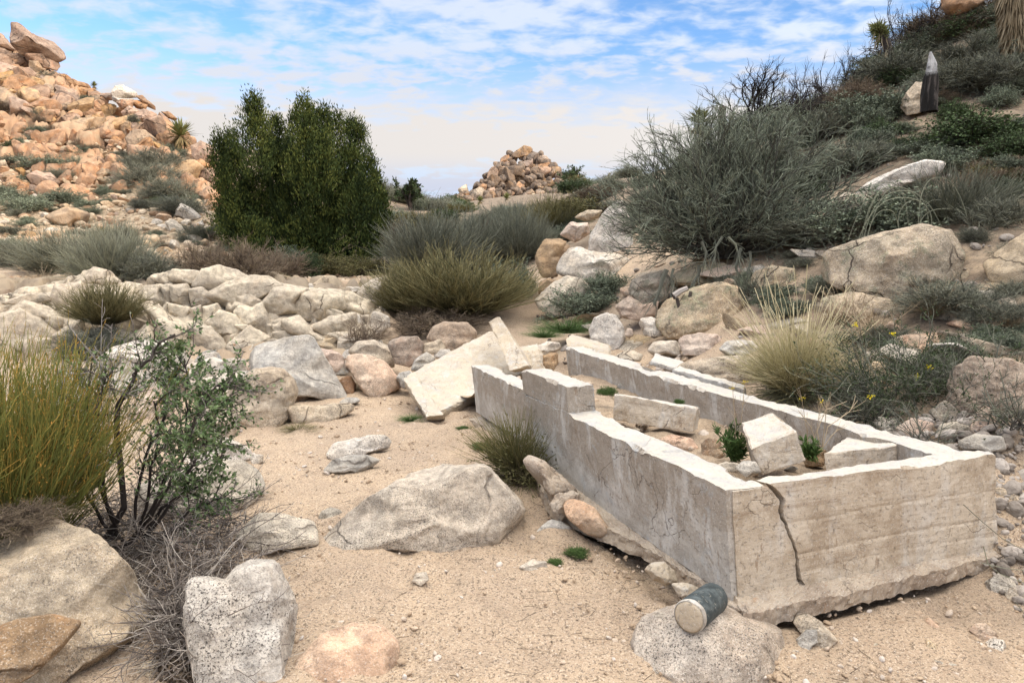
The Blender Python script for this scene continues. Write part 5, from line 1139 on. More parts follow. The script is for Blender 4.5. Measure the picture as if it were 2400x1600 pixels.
def tuft(seed, n=900, r=.0032, tilt=1.2, droop=-.07, heads=60):
    w = Tw(seed); d = dome(w.r, n, tilt); L = w.r.uniform(.4, .8, n)
    a = w.walk(disc(w.r, n, .13), d, L, 6, .05, droop); w.tube(a, r, r * .25, .15, .85, tj=.18)
    if heads:
        a = w.walk(disc(w.r, heads, .1), dome(w.r, heads, .75), w.r.uniform(.8, 1.15, heads), 6, .05, -.03); w.tube(a, r, r * .5, .6, 1.0)
        e = a[:, 3:]; b = w.child(e, 16, .0, 1, .25, .05, 2, .1, 0); w.tube(b, r * .8, r * .3, .8, 1)
    return w.mesh('grass_tuft')
def deadbush(seed, n1=9, r=.012):
    w = Tw(seed); a = w.walk(disc(w.r, n1, .06), dome(w.r, n1, .9), w.r.uniform(.45, .7, n1), 8, .20, .08); w.tube(a, r, r * .5, 0, .3, 5)
    b = w.child(a, 6, .3, 1, .65, .35, 6, .24, .10); w.tube(b, r * .5, r * .25, 0, .6, 4)
    c = w.child(b, 6, .25, 1, .6, .17, 4, .28, .08); w.tube(c, r * .24, r * .1, .2, .8)
    return w.mesh('dead_shrub')
def rosette(seed, n=110, L=.5, wd=.028, low=1.75, dead=60):
    w = Tw(seed)
    def blades(n, e0, e1, L_, wd_, t0, t1):
        az = w.r.uniform(0, 6.283, n); e = w.r.uniform(e0, e1, n); d = np.stack([np.sin(e) * np.cos(az), np.sin(e) * np.sin(az), np.cos(e)], 1)
        p = d * .03 + [0, 0, .45]; L2 = (L_ * w.r.uniform(.75, 1.1, n))[:, None]; side = unit(np.cross(d, [0, 0, 1.])); up = np.cross(side, d)
        q = np.stack([p - side * wd_ * .6, p + side * wd_ * .6, p + d * L2 * .5 + side * wd_ + up * .02, p + d * L2 * .5 - side * wd_ + up * .02], 1)
        q2 = np.stack([q[:, 3], q[:, 2], p + d * L2 + side * .002, p + d * L2 - side * .002], 1)
        for x in (q, q2):
            w.V.append(x.reshape(-1, 3)); w.Fq.append(w.n + np.arange(n * 4).reshape(n, 4)); w.n += n * 4; w.t.append(np.repeat(w.r.uniform(t0, t1, n), 4))
    blades(n, .05, low, L, wd, .45, 1)
    if dead: blades(dead, 2.2, 3.0, L * .9, wd * .8, 0, .15)
    return w.mesh('yucca')
random.seed(11)
PR = {'twig': [twiggy(1), twiggy(2), twiggy(3, 60, 8, 9)], 'twigb': [twiggy(4), twiggy(5)], 'broom': [broomy(6), broomy(7), broomy(8, 700, .0045)],
      'sage': [leafy(9, 40, 9000, .030, .3), leafy(10, 46, 9000, .034, .25)], 'leafy': [leafy(11), leafy(12, 50, 10000)], 'olive': [leafy(13), leafy(14, 44, 9000, .03)],
      'straw': [tuft(15)], 'strawd': [tuft(16, 420, .003, 1.1, -.05, 30), tuft(17, 380, .003, 1.3, -.05, 20)], 'black': [deadbush(18), deadbush(19), deadbush(20, 12)],
      'grass': [tuft(21, 500, .006, 1.3, -.04, 0)], 'yucca': [rosette(22)], 'greybroom': [broomy(23, 900, .0038, 1.35, .12), broomy(24, 900, .0036, 1.3, .14)]}
MATK = {'greybroom': 'twig'}
PR2 = {}
def plant(kind, px, py, w, h, label, D=None, name=None, cat='shrub', group=None, mat=None, sink=.03, z=None):
    g = G(px, py) if D is None else None
    if g is None and D is None: D = 30
    if g is None:
        q = P(px, py, D); g = np.array([q[0], q[1], q[2] if z is None else z])
    s_ = mpp(g[1]); W_, H_ = w * s_, h * s_
    mk = mat or MATK.get(kind, kind); i = random.randrange(len(PR[kind])); key = (kind, i, mk)
    if key not in PR2:
        me = PR[kind][i]
        if me.materials: me = me.copy(); me.materials.clear()
        me.materials.append(PM[mk]); PR2[key] = me
    o = bpy.data.objects.new(name or {'twig': 'shrub', 'twigb': 'shrub', 'broom': 'broom_shrub', 'sage': 'sagebrush', 'leafy': 'leafy_shrub', 'olive': 'leafy_shrub', 'straw': 'grass_tuft', 'strawd': 'grass_tuft',
                              'black': 'dead_shrub', 'grass': 'grass_tuft', 'yucca': 'yucca', 'greybroom': 'shrub'}[kind], PR2[key]); COL.objects.link(o)
    o.location = (g[0], g[1], g[2] - sink * H_); o.scale = (W_, W_ * random.uniform(.8, 1), H_); o.rotation_euler = (0, 0, random.uniform(0, 6.28))
    return tag(o, label, cat, group)

# --- mid-distance bushes (px, base y, width, height)
for a in [
 ('broom', 1075, 735, 330, 165, 'large yellow-green broom bush in the middle beside the path'),
 ('broom', 960, 735, 200, 130, 'grey-green broom bush merging into the left side of the large yellow-green one'),
 ('twigb', 1000, 775, 250, 80, 'low tangle of dark dead twigs under the large yellow-green bush'),
 ('greybroom', 1010, 640, 250, 170, 'rounded purple-grey bush behind the yellow-green broom'),
 ('greybroom', 1120, 620, 200, 140, 'grey bush right behind the middle of the yellow-green broom'),
 ('sage', 1190, 700, 130, 150, 'pale blue-green bush at the right edge of the yellow-green broom'),
 ('greybroom', 1220, 610, 150, 150, 'silvery grey bush above the split golden boulder'),
 ('twigb', 950, 590, 120, 110, 'brown dry bush to the right of the juniper'),
 ('broom', 1300, 545, 170, 100, 'dark green bush above the stacked boulders'),
 ('olive', 1365, 520, 150, 100, 'olive bush left of the great grey shrub'),
 ('twigb', 1400, 470, 120, 60, 'brownish brush on the skyline left of the great grey shrub'),
 ('sage', 1370, 740, 190, 110, 'thin grey-green bush in front of the wrinkled pale boulder'),
 ('sage', 1420, 690, 130, 90, 'wispy grey-green bush between the wide whitish boulder and the mossy outcrop'),
 ('leafy', 1345, 450, 90, 50, 'round dark green bush beside the far pyramid'),
 ('olive', 980, 545, 120, 80, 'olive bush at the foot of the small skyline tree'),
 ('leafy', 1040, 520, 90, 50, 'dark bush on the skyline left of the far pyramid'),
 ('olive', 1075, 500, 60, 40, 'small yellowish bush left of the far pyramid foot'),
 ('twigb', 1130, 545, 150, 60, 'low brown scrub below the far pyramid'),
 ('greybroom', 1200, 530, 140, 60, 'low grey scrub below the far pyramid'),
 ('twigb', 1290, 500, 110, 50, 'thin brown scrub at the right foot of the far pyramid'),
 ('olive', 1030, 580, 130, 70, 'olive scrub behind the purple-grey bush'),
 ('sage', 1200, 500, 80, 30, 'low sage on the slope of the far pyramid'),
 # under and around the juniper
 ('twigb', 480, 650, 130, 130, 'red-brown bush left of the juniper foot'),
 ('twigb', 560, 655, 170, 140, 'wide dark brown bush under the left of the juniper'),
 ('twigb', 650, 650, 150, 110, 'brown bush under the middle of the juniper'),
 ('leafy', 715, 650, 90, 100, 'bright dark green bush below the juniper trunk'),
 ('sage', 670, 645, 90, 110, 'blue-green bush below the juniper left of the bright green one'),
 ('olive', 780, 645, 140, 90, 'olive yellow bush under the right of the juniper'),
 ('olive', 850, 645, 120, 80, 'yellowish bush at the right foot of the juniper'),
 ('leafy', 560, 560, 130, 90, 'dark green bush left of the juniper among the boulders'),
 # lower left
 ('greybroom', 150, 640, 200, 120, 'blue-grey bush in the row at the foot of the left hill'),
 ('greybroom', 270, 655, 190, 150, 'tall grey-brown bush nearest the rounded top of the ledge'),
 ('twig', 360, 655, 150, 110, 'grey twiggy bush right of the tall grey-brown one'),
 ('twig', 60, 620, 170, 100, 'grey twiggy bush by the left edge above the ledge'),
 ('sage', 10, 600, 100, 80, 'grey-green bush cut by the left edge above the ledge'),
 ('twig', 235, 600, 70, 110, 'pale upright twiggy bush in front of the rubble slope'),
 ('twig', 290, 590, 80, 110, 'second pale upright twiggy bush in front of the rubble slope'),
 ('olive', 270, 560, 80, 50, 'low olive bush on the rubble slope'),
 ('strawd', 100, 665, 100, 50, 'dry yellow grass tuft left on the bench'),
 ('grass', 200, 640, 120, 40, 'low green growth beneath the blue-grey bush'),
 ('sage', 60, 500, 120, 70, 'sage bush at the lower left of the orange hill'),
 ('sage', 145, 480, 100, 60, 'sage bush right of it on the orange hill foot'),
 ('sage', 20, 470, 90, 60, 'sage bush at the left edge under the orange boulders'),
 ('sage', 95, 400, 110, 60, 'sage bush in the middle of the outcrop at left'),
 ('twig', 150, 420, 70, 40, 'small grey bush below the sage on the outcrop'),
 ('sage', 185, 300, 50, 40, 'small bush in a crack of the outcrop'),
 ('sage', 190, 370, 60, 50, 'second small bush in a crack of the outcrop'),
 ('twig', 120, 195, 60, 40, 'grey bush below the overhanging crag'),
 ('sage', 30, 180, 50, 30, 'small bush left of the dark russet block'),
 ('leafy', 35, 355, 60, 40, 'bright green bush at the left edge of the outcrop'),
 ('sage', 208, 240, 40, 25, 'small green bush near the skyline of the left hill'),
 ('twig', 345, 435, 130, 90, 'dark grey twiggy bush below the broad golden dome'),
 ('twig', 370, 400, 130, 80, 'grey bush in front of the broad golden dome'),
 ('twig', 400, 470, 130, 90, 'purple-grey bush lower in the shrub band left of the juniper'),
 ('twig', 430, 500, 110, 70, 'lowest purple-grey bush in the band left of the juniper'),
 ('twig', 320, 400, 90, 60, 'grey bush at the left end of the shrub band'),
 ('leafy', 385, 480, 60, 35, 'green low bush under the purple-grey shrubs'),
 ('sage', 268, 455, 35, 22, 'small pale blue-green plant on the rubble'),
 ('twig', 300, 455, 35, 20, 'small dark plant beside it on the rubble'),
 ('twig', 465, 560, 90, 60, 'dark bush among rubble left of the juniper'),
 ('black', 365, 325, 40, 50, 'dark leafless bush left of the yucca on the hill'),
 ]:
    plant(*a)
for kind, px, py, w, h, D, lb in [('yucca', 425, 352, 90, 75, 31.0, 'spiky yucca with a skirt of dead leaves on the left hill'),
                                  ('yucca', 222, 212, 22, 22, 38.5, 'small yucca on the skyline of the left hill'),
                                  ('yucca', 1640, 322, 110, 70, 15.5, 'yucca with stiff pointed leaves at the left end of the right skyline'),
                                  ('yucca', 1125, 482, 30, 24, 50, 'small dark yucca below the far pyramid'), ('yucca', 1188, 478, 34, 28, 50, 'small yucca right of the other below the far pyramid')]:
    plant(kind, px, py, w, h, lb, D, cat='yucca')

# --- ledge bush and foreground greenery
plant('broom', 248, 756, 165, 112, 'olive-green bush growing on the ledge at left', 10.7)
plant('twig', 225, 835, 170, 120, 'grey mass of dead twigs hanging below the ledge bush', 10.3)
plant('grass', 640, 652, 60, 20, 'thin dry grass on the ledge top', 14)

# --- the right hillside
for a in [
 ('sage', 2060, 560, 330, 190, 'wide dark green shrub with arching dry canes on the right hill', 9.2),
 ('greybroom', 2230, 545, 260, 170, 'grey-green shrub right of the arching canes', 8.9),
 ('twig', 2330, 560, 230, 160, 'purple-grey bare shrub at the right edge above the tan boulder', 8.3),
 ('twig', 1960, 560, 280, 90, 'low grey mat of twigs right of the great shrub', 9.6),
 ('sage', 2200, 400, 140, 90, 'pale green upright brush above the long pale boulder', None),
 ('olive', 2330, 420, 120, 60, 'yellow-flowered low shrub on the right slope', None),
 ('leafy', 2290, 345, 260, 130, 'big dark green shrub right of the charred stump', None),
 ('leafy', 2390, 370, 160, 100, 'green shrub at the right edge below the big dark one', None),
 ('sage', 2200, 360, 190, 80, 'grey-green shrub below the charred stump', None),
 ('leafy', 2060, 330, 90, 80, 'small dark green bush below the conical boulder', None),
 ('twig', 1990, 400, 190, 110, 'grey twiggy bush in the middle of the right hillside', None),
 ('sage', 2040, 290, 190, 120, 'grey-green bush left of the conical boulder', None),
 ('twig', 1930, 330, 190, 110, 'bare purple-grey bush behind the great shrub', None),
 ('sage', 1780, 330, 180, 110, 'green bush on the skyline above the great shrub', 15.5),
 ('twig', 1850, 300, 160, 90, 'bare bush on the skyline right of the green one', None),
 ('twig', 2100, 190, 200, 110, 'dark grey brush left of the charred stump top', None),
 ('twig', 2250, 220, 220, 130, 'pale bare brush above the charred stump', None),
 ('twig', 2350, 210, 200, 140, 'pale brown bare brush at the right edge of the hillside', None),
 ('leafy', 2060, 170, 110, 80, 'dark evergreen brush by the club-shaped tree on the skyline', None),
 ('twigb', 2200, 100, 200, 100, 'dark brown brush high on the right hill', None),
 ('olive', 2180, 90, 130, 80, 'yellow-green bush beside the skyline boulder', None),
 ('twigb', 2290, 60, 200, 110, 'dark brush left of the shaggy tree at top right', None),
 ('sage', 2380, 110, 120, 90, 'green bush under the shaggy tree at top right', None),
 ('twig', 2280, 150, 180, 90, 'dry grey brush halfway up on the right', None)]:
    plant(*a)
random.seed(33)
for i in range(150):
    px = random.uniform(1620, 2440); top = float(np.interp(px, [1620, 1780, 1950, 2050, 2200, 2440], [400, 325, 255, 190, 100, 30])); py = top + 6 if i % 3 == 0 else random.uniform(top, 500)
    if 1950 < px < 2240 and py > 395: continue
    plant(random.choice(['twig', 'sage', 'sage', 'twigb', 'leafy', 'sage']), px, py, random.uniform(70, 140), random.uniform(40, 90),
          'brushy grey-green shrub filling gaps on the right hillside', None, group='brush covering the right hillside')
for i in range(60):
    px = random.uniform(900, 1600); py = random.uniform(515, 585) if px < 1350 else random.uniform(425, 520)
    if px < 1350 and py > 570: continue
    plant(random.choice(['twig', 'twigb', 'olive', 'sage', 'greybroom']), px, py, random.uniform(50, 110), random.uniform(30, 60),
          'low scrub bush on the rising ground toward the far pyramid', None, group='scrub below the far pyramid')
for i in range(48):
    px = 892 + i * 5 + random.uniform(-6, 6) if i < 40 else random.uniform(1340, 1500); D = random.uniform(34, 48); q = P(px, 500, D); zz = tz1(q[0], D)
    pyb = float(pix(q[0], D, zz)[1]); plant(random.choice(['twig', 'olive', 'sage', 'leafy', 'greybroom']), px, pyb, random.uniform(50, 90), random.uniform(30, 56), 'bush on the low skyline between juniper and far pyramid', D, group='bushes on the low skyline', z=zz)
for i in range(64):
    px = random.uniform(-10, 560); py = random.uniform(skyl(px) + 20, 620)
    plant(random.choice(['sage', 'twig', 'sage', 'twigb']), px, py, random.uniform(26, 72), random.uniform(18, 44),
          'little desert shrub rooted between rocks of the left hill', None, group='little shrubs on the left hill')
random.seed(44)
for i in range(95):
    px = random.uniform(1560, 2430); py = random.uniform(560, 960)
    if py > 640 + (px - 1560) * .4 or (px < 1850 and py < 640): continue
    plant(random.choice(['strawd', 'twig', 'sage', 'twigb', 'sage']), px, py, random.uniform(60, 130), random.uniform(30, 75),
          'small dry tuft on the bare slope behind the trough', None, group='dry tufts on the bare slope', cat='grass')
for px, py, w, h, D, lb in ((1955, 235, 110, 110, 19, 'charred leafless shrub on the skyline, leftmost of the black ones'), (2012, 205, 80, 90, 19.5, 'charred stubby shrub second from the left on the skyline'),
                            (1900, 245, 100, 90, 18, 'thin charred shrub left of the stubby ones on the skyline'), (2105, 130, 110, 130, 20.5, 'tall charred shrub right of the club-shaped tree'),
                            (2170, 100, 110, 110, 20.5, 'charred shrub near the skyline boulder'), (1760, 265, 170, 110, 16, 'arching charred shrub above the great grey shrub'), (1830, 275, 150, 100, 16.5, 'charred shrub with branches blown to the right')):
    plant('black', px, py + 15, w * 1.2, h * 1.4, lb, D)
plant('strawd', 1990, 760, 190, 110, 'dry brown grass right of the straw-coloured tuft', None, cat='grass')
plant('strawd', 2050, 790, 180, 100, 'thin tan grass between the straw tuft and the dark green shrub', None, cat='grass')
plant('strawd', 2190, 740, 140, 100, 'tall dry grass behind the dark green shrub', None, cat='grass')
plant('twig', 2240, 730, 260, 120, 'silver-grey bare shrub at right above the dark green one', None)
plant('twig', 2330, 760, 150, 90, 'grey bare shrub at the right edge above the pitted boulder', None)
plant('grass', 1330, 778, 160, 55, 'bright green grass patch left of the egg-shaped boulder', 10.3, cat='grass')
plant('grass', 1275, 790, 90, 35, 'green grass tip at the path end', 9.8, cat='grass')
plant('sage', 1560, 905, 8, 8, 'tiny weed by the far wall', 6.3, sink=0) if False else None
plant('leafy', 1420, 925, 48, 34, 'small bright green weed at the back of the trough', 5.75, cat='weed', mat='grass')
plant('leafy', 1593, 945, 26, 18, 'tiny green weed behind the grey slab in the trough', 5.1, cat='weed', mat='grass')
plant('grass', 965, 985, 70, 24, 'flat green weed on the sand at the slab foot', None, cat='weed')
plant('leafy', 1130, 1050, 50, 22, 'small green weed on the sand left of the trough', None, cat='weed', mat='grass')
plant('leafy', 1085, 1005, 36, 12, 'flat dark weed on the sand near the far end of the trough', None, cat='weed', mat='grass')
plant('leafy', 1350, 1300, 60, 30, 'small dark herb under the trough footing', None, cat='weed', mat='grass')
plant('leafy', 1300, 1320, 40, 20, 'tiny herb on the sand left of the dark one', None, cat='weed', mat='grass')
plant('grass', 700, 1010, 90, 30, 'dry weed under the folded golden boulder', None, cat='weed', mat='olive')
plant('strawd', 838, 935, 60, 110, 'thin dry stalks beside the leaning wedge of rock', 8.3, cat='grass')

def finish(w, name, mat, label, cat, base, parent=None, group=None):
    V, Fq, t = w.arrays()
    o = localised(name, V, [Fq], PM[mat], base=np.array(base, float), smooth=False, attrs={'tint': t}, parent=parent)
    if parent is None: tag(o, label, cat, group)
    return o
# --- great grey shrub (D ~ 10.5)
def great_shrub():
    b = P(1700, 605, 10.6); w = Tw(77); s_ = mpp(10.6)
    n = 210; az = w.r.uniform(0, 6.283, n); e = w.r.uniform(.05, 1.5, n); d = np.stack([np.sin(e) * np.cos(az) * 1.3, np.sin(e) * np.sin(az) * .8, np.cos(e) * .78 + .14], 1)
    L = w.r.uniform(1.2, 2.05, n); L[e > 1.1] *= w.r.uniform(.8, 1.1, (e > 1.1).sum())
    # longer to the left, right low sweep
    a = w.walk(np.array(b) + disc(w.r, n, .28), d, L, 8, .13, .015)
    root = empty('desert_shrub', b); tag(root, 'great rounded grey-green shrub of fine twigs on the mossy outcrop', 'shrub')
    w.tube(a, .017, .006, 0.0, .35, 5)
    c = w.child(a, 9, .25, 1, .5, .55, 5, .18, .05); w.tube(c, .006, .003, .15, .55)
    finish(w, 'branches', 'twig', None, None, b, root)
    w2 = Tw(78); e_ = w2.child(c, 7, .25, 1, .5, .26, 4, .2, .05); w2.tube(e_, .0042, .0018, .2, .95, tj=.2)
    p, d = w2.pts(e_, 30000); w2.leaves(p, d + w2.r.normal(size=p.shape) * .5, .045, .003, .35, 1)
    finish(w2, 'twigs', 'greyg', None, None, b, root)
    # fallen bare branches sweeping right and old trunks hanging over the rock
    w3 = Tw(79); n = 60; a3 = w3.walk(np.array(b) + [.5, 0, .05] + disc(w3.r, n, .25), np.stack([np.ones(n), w3.r.normal(size=n) * .3 - .1, w3.r.uniform(-.05, .25, n)], 1), w3.r.uniform(1.2, 2.2, n), 8, .09, -.005)
    w3.tube(a3, .009, .004, .1, .5); c3 = w3.child(a3, 7, .3, 1, .45, .4, 4, .2, .0); w3.tube(c3, .004, .002, .3, .8)
    for pts, r_ in ((rc((1320, 160), (1290, 260), (1270, 340), (1300, 420), (1240, 520)), .022), (rc((1400, 190), (1410, 280), (1380, 380), (1400, 480), (1330, 620)), .02), (rc((640, 360), (600, 450), (570, 560), (520, 680)), .035),
                    (rc((930, 320), (930, 400), (870, 490), (850, 560)), .02), (rc((960, 100), (1000, 200), (990, 290), (940, 340)), .02), (rc((1150, 60), (1090, 150), (1080, 250)), .02), (rc((700, 350), (680, 430), (690, 520)), .02), (rc((1200, 60), (1270, 130), (1290, 200)), .022)):
        q = np.array([P(x, y, 9.35) for x, y in pts]); w3.tube(q[None], r_, r_ * .5, .4, .6, 5)
        ch = w3.child(q[None], 14, .3, 1, .6, .3, 4, .2, -.03); w3.tube(ch, .006, .003, .3, .8)
    finish(w3, 'dead_branches', 'twig', None, None, b, root)
great_shrub()
w = Tw(81)                                     # forked dark snag on the mossy rock
for pts, r_ in ((rc((740, 930), (740, 800), (750, 700), (730, 620)), .030), (rc((750, 860), (800, 740), (840, 640), (860, 560)), .028), (rc((720, 620), (700, 600)), .03)):
    w.tube(np.array([P(x, y, 8.75) for x, y in pts])[None], r_, r_ * .7, .1, .3, 6)
w.tube(np.array([P(x, y, 8.7) for x, y in rc((705, 600), (760, 560), (830, 530))])[None], .04, .03, .95, 1, 6)
c = w.child(np.array([P(x, y, 8.75) for x, y in rc((740, 930), (740, 800), (750, 700), (730, 620))])[None], 8, .2, 1, .9, .15, 3, .3, 0); w.tube(c, .006, .003, 0, .2)
finish(w, 'dead_snag', 'bark', 'forked black dead snag leaning on the mossy rock', 'snag', P(1590, 790, 8.75))

# --- straw tuft by the trough
def big_tuft():
    b = P(1868, 925, 5.7); w = Tw(90); n = 2600; d = dome(w.r, n, 1.05); d[:, 0] -= .05
    a = w.walk(np.array(b) + disc(w.r, n, .13), d, w.r.uniform(.28, .66, n), 7, .09, -.03); w.tube(a, .0024, .0008, .05, .8, tj=.25)
    n = 110; a = w.walk(np.array(b) + disc(w.r, n, .1), dome(w.r, n, .62) - [.06, 0, 0], w.r.uniform(.6, 1.05, n), 8, .06, -.03); w.tube(a, .0022, .0024, .5, 1)
    n = 800; a = w.walk(np.array(b) + disc(w.r, n, .15), dome(w.r, n, 1.7), w.r.uniform(.2, .42, n), 6, .07, -.12); w.tube(a, .003, .0012, .0, .25)
    finish(w, 'grass_tuft', 'straw', 'tall straw-coloured bunch grass with feathery heads behind the trough', 'grass', b)
big_tuft()
# --- dark green shrub at right
def right_shrub():
    b = P(2150, 985, 5.0); w = Tw(91); n = 90; d = dome(w.r, n, 1.45); d[:, 0] *= 1.3
    a = w.walk(np.array(b) + disc(w.r, n, .22) * [1.8, 1, 1], d, w.r.uniform(.4, .78, n), 7, .15, .02); w.tube(a, .006, .003, .0, .5, 4)
    c = w.child(a, 10, .2, 1, .6, .28, 5, .2, .02); w.tube(c, .0026, .0014, .3, .8)
    root = empty('flowering_shrub', b); tag(root, 'dark green tangled shrub dotted with a few yellow flowers behind the trough', 'shrub')
    finish(w, 'twigs', 'twig', None, None, b, root)
    w2 = Tw(92); e = w2.child(c, 4, .2, 1, .6, .10, 3, .3, 0); w2.tube(e, .0012, .0008, .0, .3)
    p, dd = w2.pts(e, 22000); w2.leaves(p, dd + w2.r.normal(size=p.shape) * .7, .016, .0034, .2, 1)
    finish(w2, 'foliage', 'leafy', None, None, b, root)
    for px, py, D in ((2041, 929, 4.75), (2176, 863, 4.9), (2092, 782, 5.1), (2150, 885, 4.85), (2003, 760, 5.6)):
        w3 = Tw(int(px)); q = P(px, py, D); p = np.repeat(q[None], 14, 0) + w3.r.normal(size=(14, 3)) * .006; w3.leaves(p, w3.r.normal(size=(14, 3)) + [0, -.5, .6], .022, .008, .2, 1)
        finish(w3, 'flower', 'yellow', None, None, b, root)
right_shrub()
def low_twigs(name, px, py, D, W_, H_, n, seed, label, mat='twig', r_=.0028, cat='shrub', lean=0.0, leaves=0, lmat=None):
    b = P(px, py, D); b[2] = max(b[2], tz1(b[0], b[1]) - .02); w = Tw(seed); d = dome(w.r, n, 1.35) + [lean, 0, 0]
    a = w.walk(np.array(b) + disc(w.r, n, W_ * .2), d, w.r.uniform(.5, 1, n) * max(W_ * .5, H_), 6, .16, 0.0); a[:, :, 2] = b[2] + (a[:, :, 2] - b[2]) * min(1, H_ / (max(W_ * .5, H_)))
    w.tube(a, r_ * 1.6, r_, 0, .5); c = w.child(a, 8, .2, 1, .6, .35 * W_ * .5, 4, .22, .02); w.tube(c, r_ * .8, r_ * .4, .2, .9)
    return finish(w, name, mat, label, cat, b)
low_twigs('shrub', 2030, 985, 4.85, .75, .30, 60, 93, 'low grey twig mat along the far trough wall')
low_twigs('shrub', 2330, 960, 4.55, .6, .45, 40, 94, 'thin dark stems in front of the big pitted boulder')
low_twigs('shrub', 2170, 1035, 4.25, .35, .28, 16, 95, 'sprig of thin dark stems beside the speckled round rock', r_=.002)
low_twigs('shrub', 2360, 1000, 4.2, .5, .35, 30, 96, 'dark tangled stems at the right edge above the rubble')
low_twigs('shrub', 1760, 740, 8.6, .8, .6, 60, 97, 'hanging grey twigs between mossy rock and straw tuft')
low_twigs('shrub', 850, 800, 10.6, 1.0, .4, 70, 98, 'sparse dark twigs over the stones left of the yellow-green bush', 'twigb')
# arching dry canes
w = Tw(99); b = P(2180, 560, 8.4)
for i in range(11):
    x0 = w.r.uniform(2070, 2230); sgn = w.r.choice([-1, 1]) * w.r.uniform(.5, 1.3); h_ = w.r.uniform(60, 150)
    pts = [(x0, 565), (x0 + w.r.uniform(-15, 15), 565 - h_ * .7), (x0 + 30 * sgn, 562 - h_), (x0 + 85 * sgn, 560 - h_ * .98), (x0 + 125 * sgn, 560 - h_ * w.r.uniform(.3, .6)), (x0 + 140 * sgn, 575 - h_ * w.r.uniform(-.1, .3))]
    t = np.linspace(0, 5, 24); q = np.array([[np.interp(v, range(6), [p[k] for p in pts]) for k in (0, 1)] for v in t])
    for _ in range(3): q[1:-1] = (q[:-2] + q[1:-1] + q[2:]) / 3
    w.tube(np.array([P(x, y, 8.2 + .03 * i) for x, y in q])[None], .006, .003, .8, 1, 4)
finish(w, 'dry_canes', 'twig', 'pale dry canes arching over the wide dark green shrub', 'dry canes', b)
# trough side grass and weeds inside
def side_grass():
    b = P(1215, 1105, 5.0); w = Tw(101); n = 700
    a = w.walk(np.array(b) + disc(w.r, n, .10), dome(w.r, n, .9) - [.35, .1, 0], w.r.uniform(.18, .50, n), 6, .06, .0); w.tube(a, .0026, .001, .15, .8)
    n = 350; a = w.walk(np.array(b) + [.03, -.1, -.02] + disc(w.r, n, .12), dome(w.r, n, 1.6), w.r.uniform(.2, .42, n), 6, .09, -.10); w.tube(a, .0026, .0015, 0, .3)
    p, d = w.pts(a, 900, 0, 1); w.leaves(p + [0, 0, .05], d + w.r.normal(size=p.shape), .03, .006, .1, .6)
    finish(w, 'grass_tuft', 'olive', 'dry grass clump growing against the left wall of the trough', 'grass', b)
side_grass()
def weed(px, py, D, H_, n, lab, seed, flowers=(), stalk=0):
    b = P(px, py, D); w = Tw(seed); root = empty('flowering_weed', b); tag(root, lab, 'weed')
    a = w.walk(np.array(b) + disc(w.r, n, .03), dome(w.r, n, .55), w.r.uniform(.4, 1, n) * H_, 6, .08, .03); w.tube(a, .003, .0018, .3, .6)
    p, d = w.pts(a, n * 60, .05, 1); w.leaves(p, d * .5 + w.r.normal(size=p.shape) * .6 + [0, 0, .3], .045, .005, .2, .9)
    finish(w, 'stems', 'grass', None, None, b, root)
    for fx, fy in flowers:
        q = P(fx, fy, D); w = Tw(int(fx * 3)); m = (np.array(b) + q) / 2 + [.01, 0, 0]
        w.tube(np.array([b, m, q])[None], .0022, .0014, .5, .8); c = w.child(np.array([b, m, q])[None], 10, .4, 1, .5, .06, 3, .1, .05); w.tube(c, .0012, .0008, .5, .8)
        finish(w, 'stalk', 'strawd', None, None, b, root)
        w = Tw(int(fx * 5)); p = np.repeat(q[None], 14, 0) + w.r.normal(size=(14, 3)) * .007; w.leaves(p, w.r.normal(size=(14, 3)) + [0, 0, .6], .011, .003, .0, .3)
        finish(w, 'flower', 'yellow', None, None, b, root)
weed(1722, 1080, 4.15, .26, 16, 'dark green weed with yellowish flower stalks beside the tilted chunk', 110, ((1717, 910), (1745, 897)))
weed(1895, 1075, 4.05, .12, 8, 'spindly weed with tiny yellow buds between the two chunks', 111, ((1879, 935), (1925, 945)))
w = Tw(112); b = P(1925, 1060, 4.1)
for pts in (((1925, 1060), (1915, 1010), (1935, 960), (1985, 940)), ((1925, 1060), (1940, 1000), (1990, 965), (2010, 938)), ((1920, 1060), (1900, 1000), (1870, 960)), ((1925, 1060), (1935, 980), (1937, 940)), ((1928, 1050), (1950, 1020), (1965, 1005))):
    q = np.array([P(x, y, 4.1) for x, y in pts]); w.tube(q[None], .003, .0015, .8, 1, 4); c = w.child(q[None], 4, .4, 1, .5, .1, 3, .1, .02); w.tube(c, .0015, .001, .8, 1)
finish(w, 'dry_stalks', 'strawd', 'dry pale stalks leaning over the far wall of the trough', 'dry stalks', b)
w = Tw(113)
for pts in ([(2258, 1182), (2300, 1220), (2350, 1262), (2420, 1300)], [(2305, 1280), (2315, 1320), (2345, 1345), (2420, 1372)], [(2300, 1318), (2350, 1330), (2420, 1338)], [(2380, 1410), (2395, 1430), (2420, 1460)]):
    w.tube(np.array([P(x, y, 3.15) for x, y in pts])[None], .0022, .0016, .85, 1, 4)
finish(w, 'dry_stalks', 'twig', 'thin bleached stalks at the right edge in front of the footing', 'dry stalks', P(2400, 1440, 3.15))

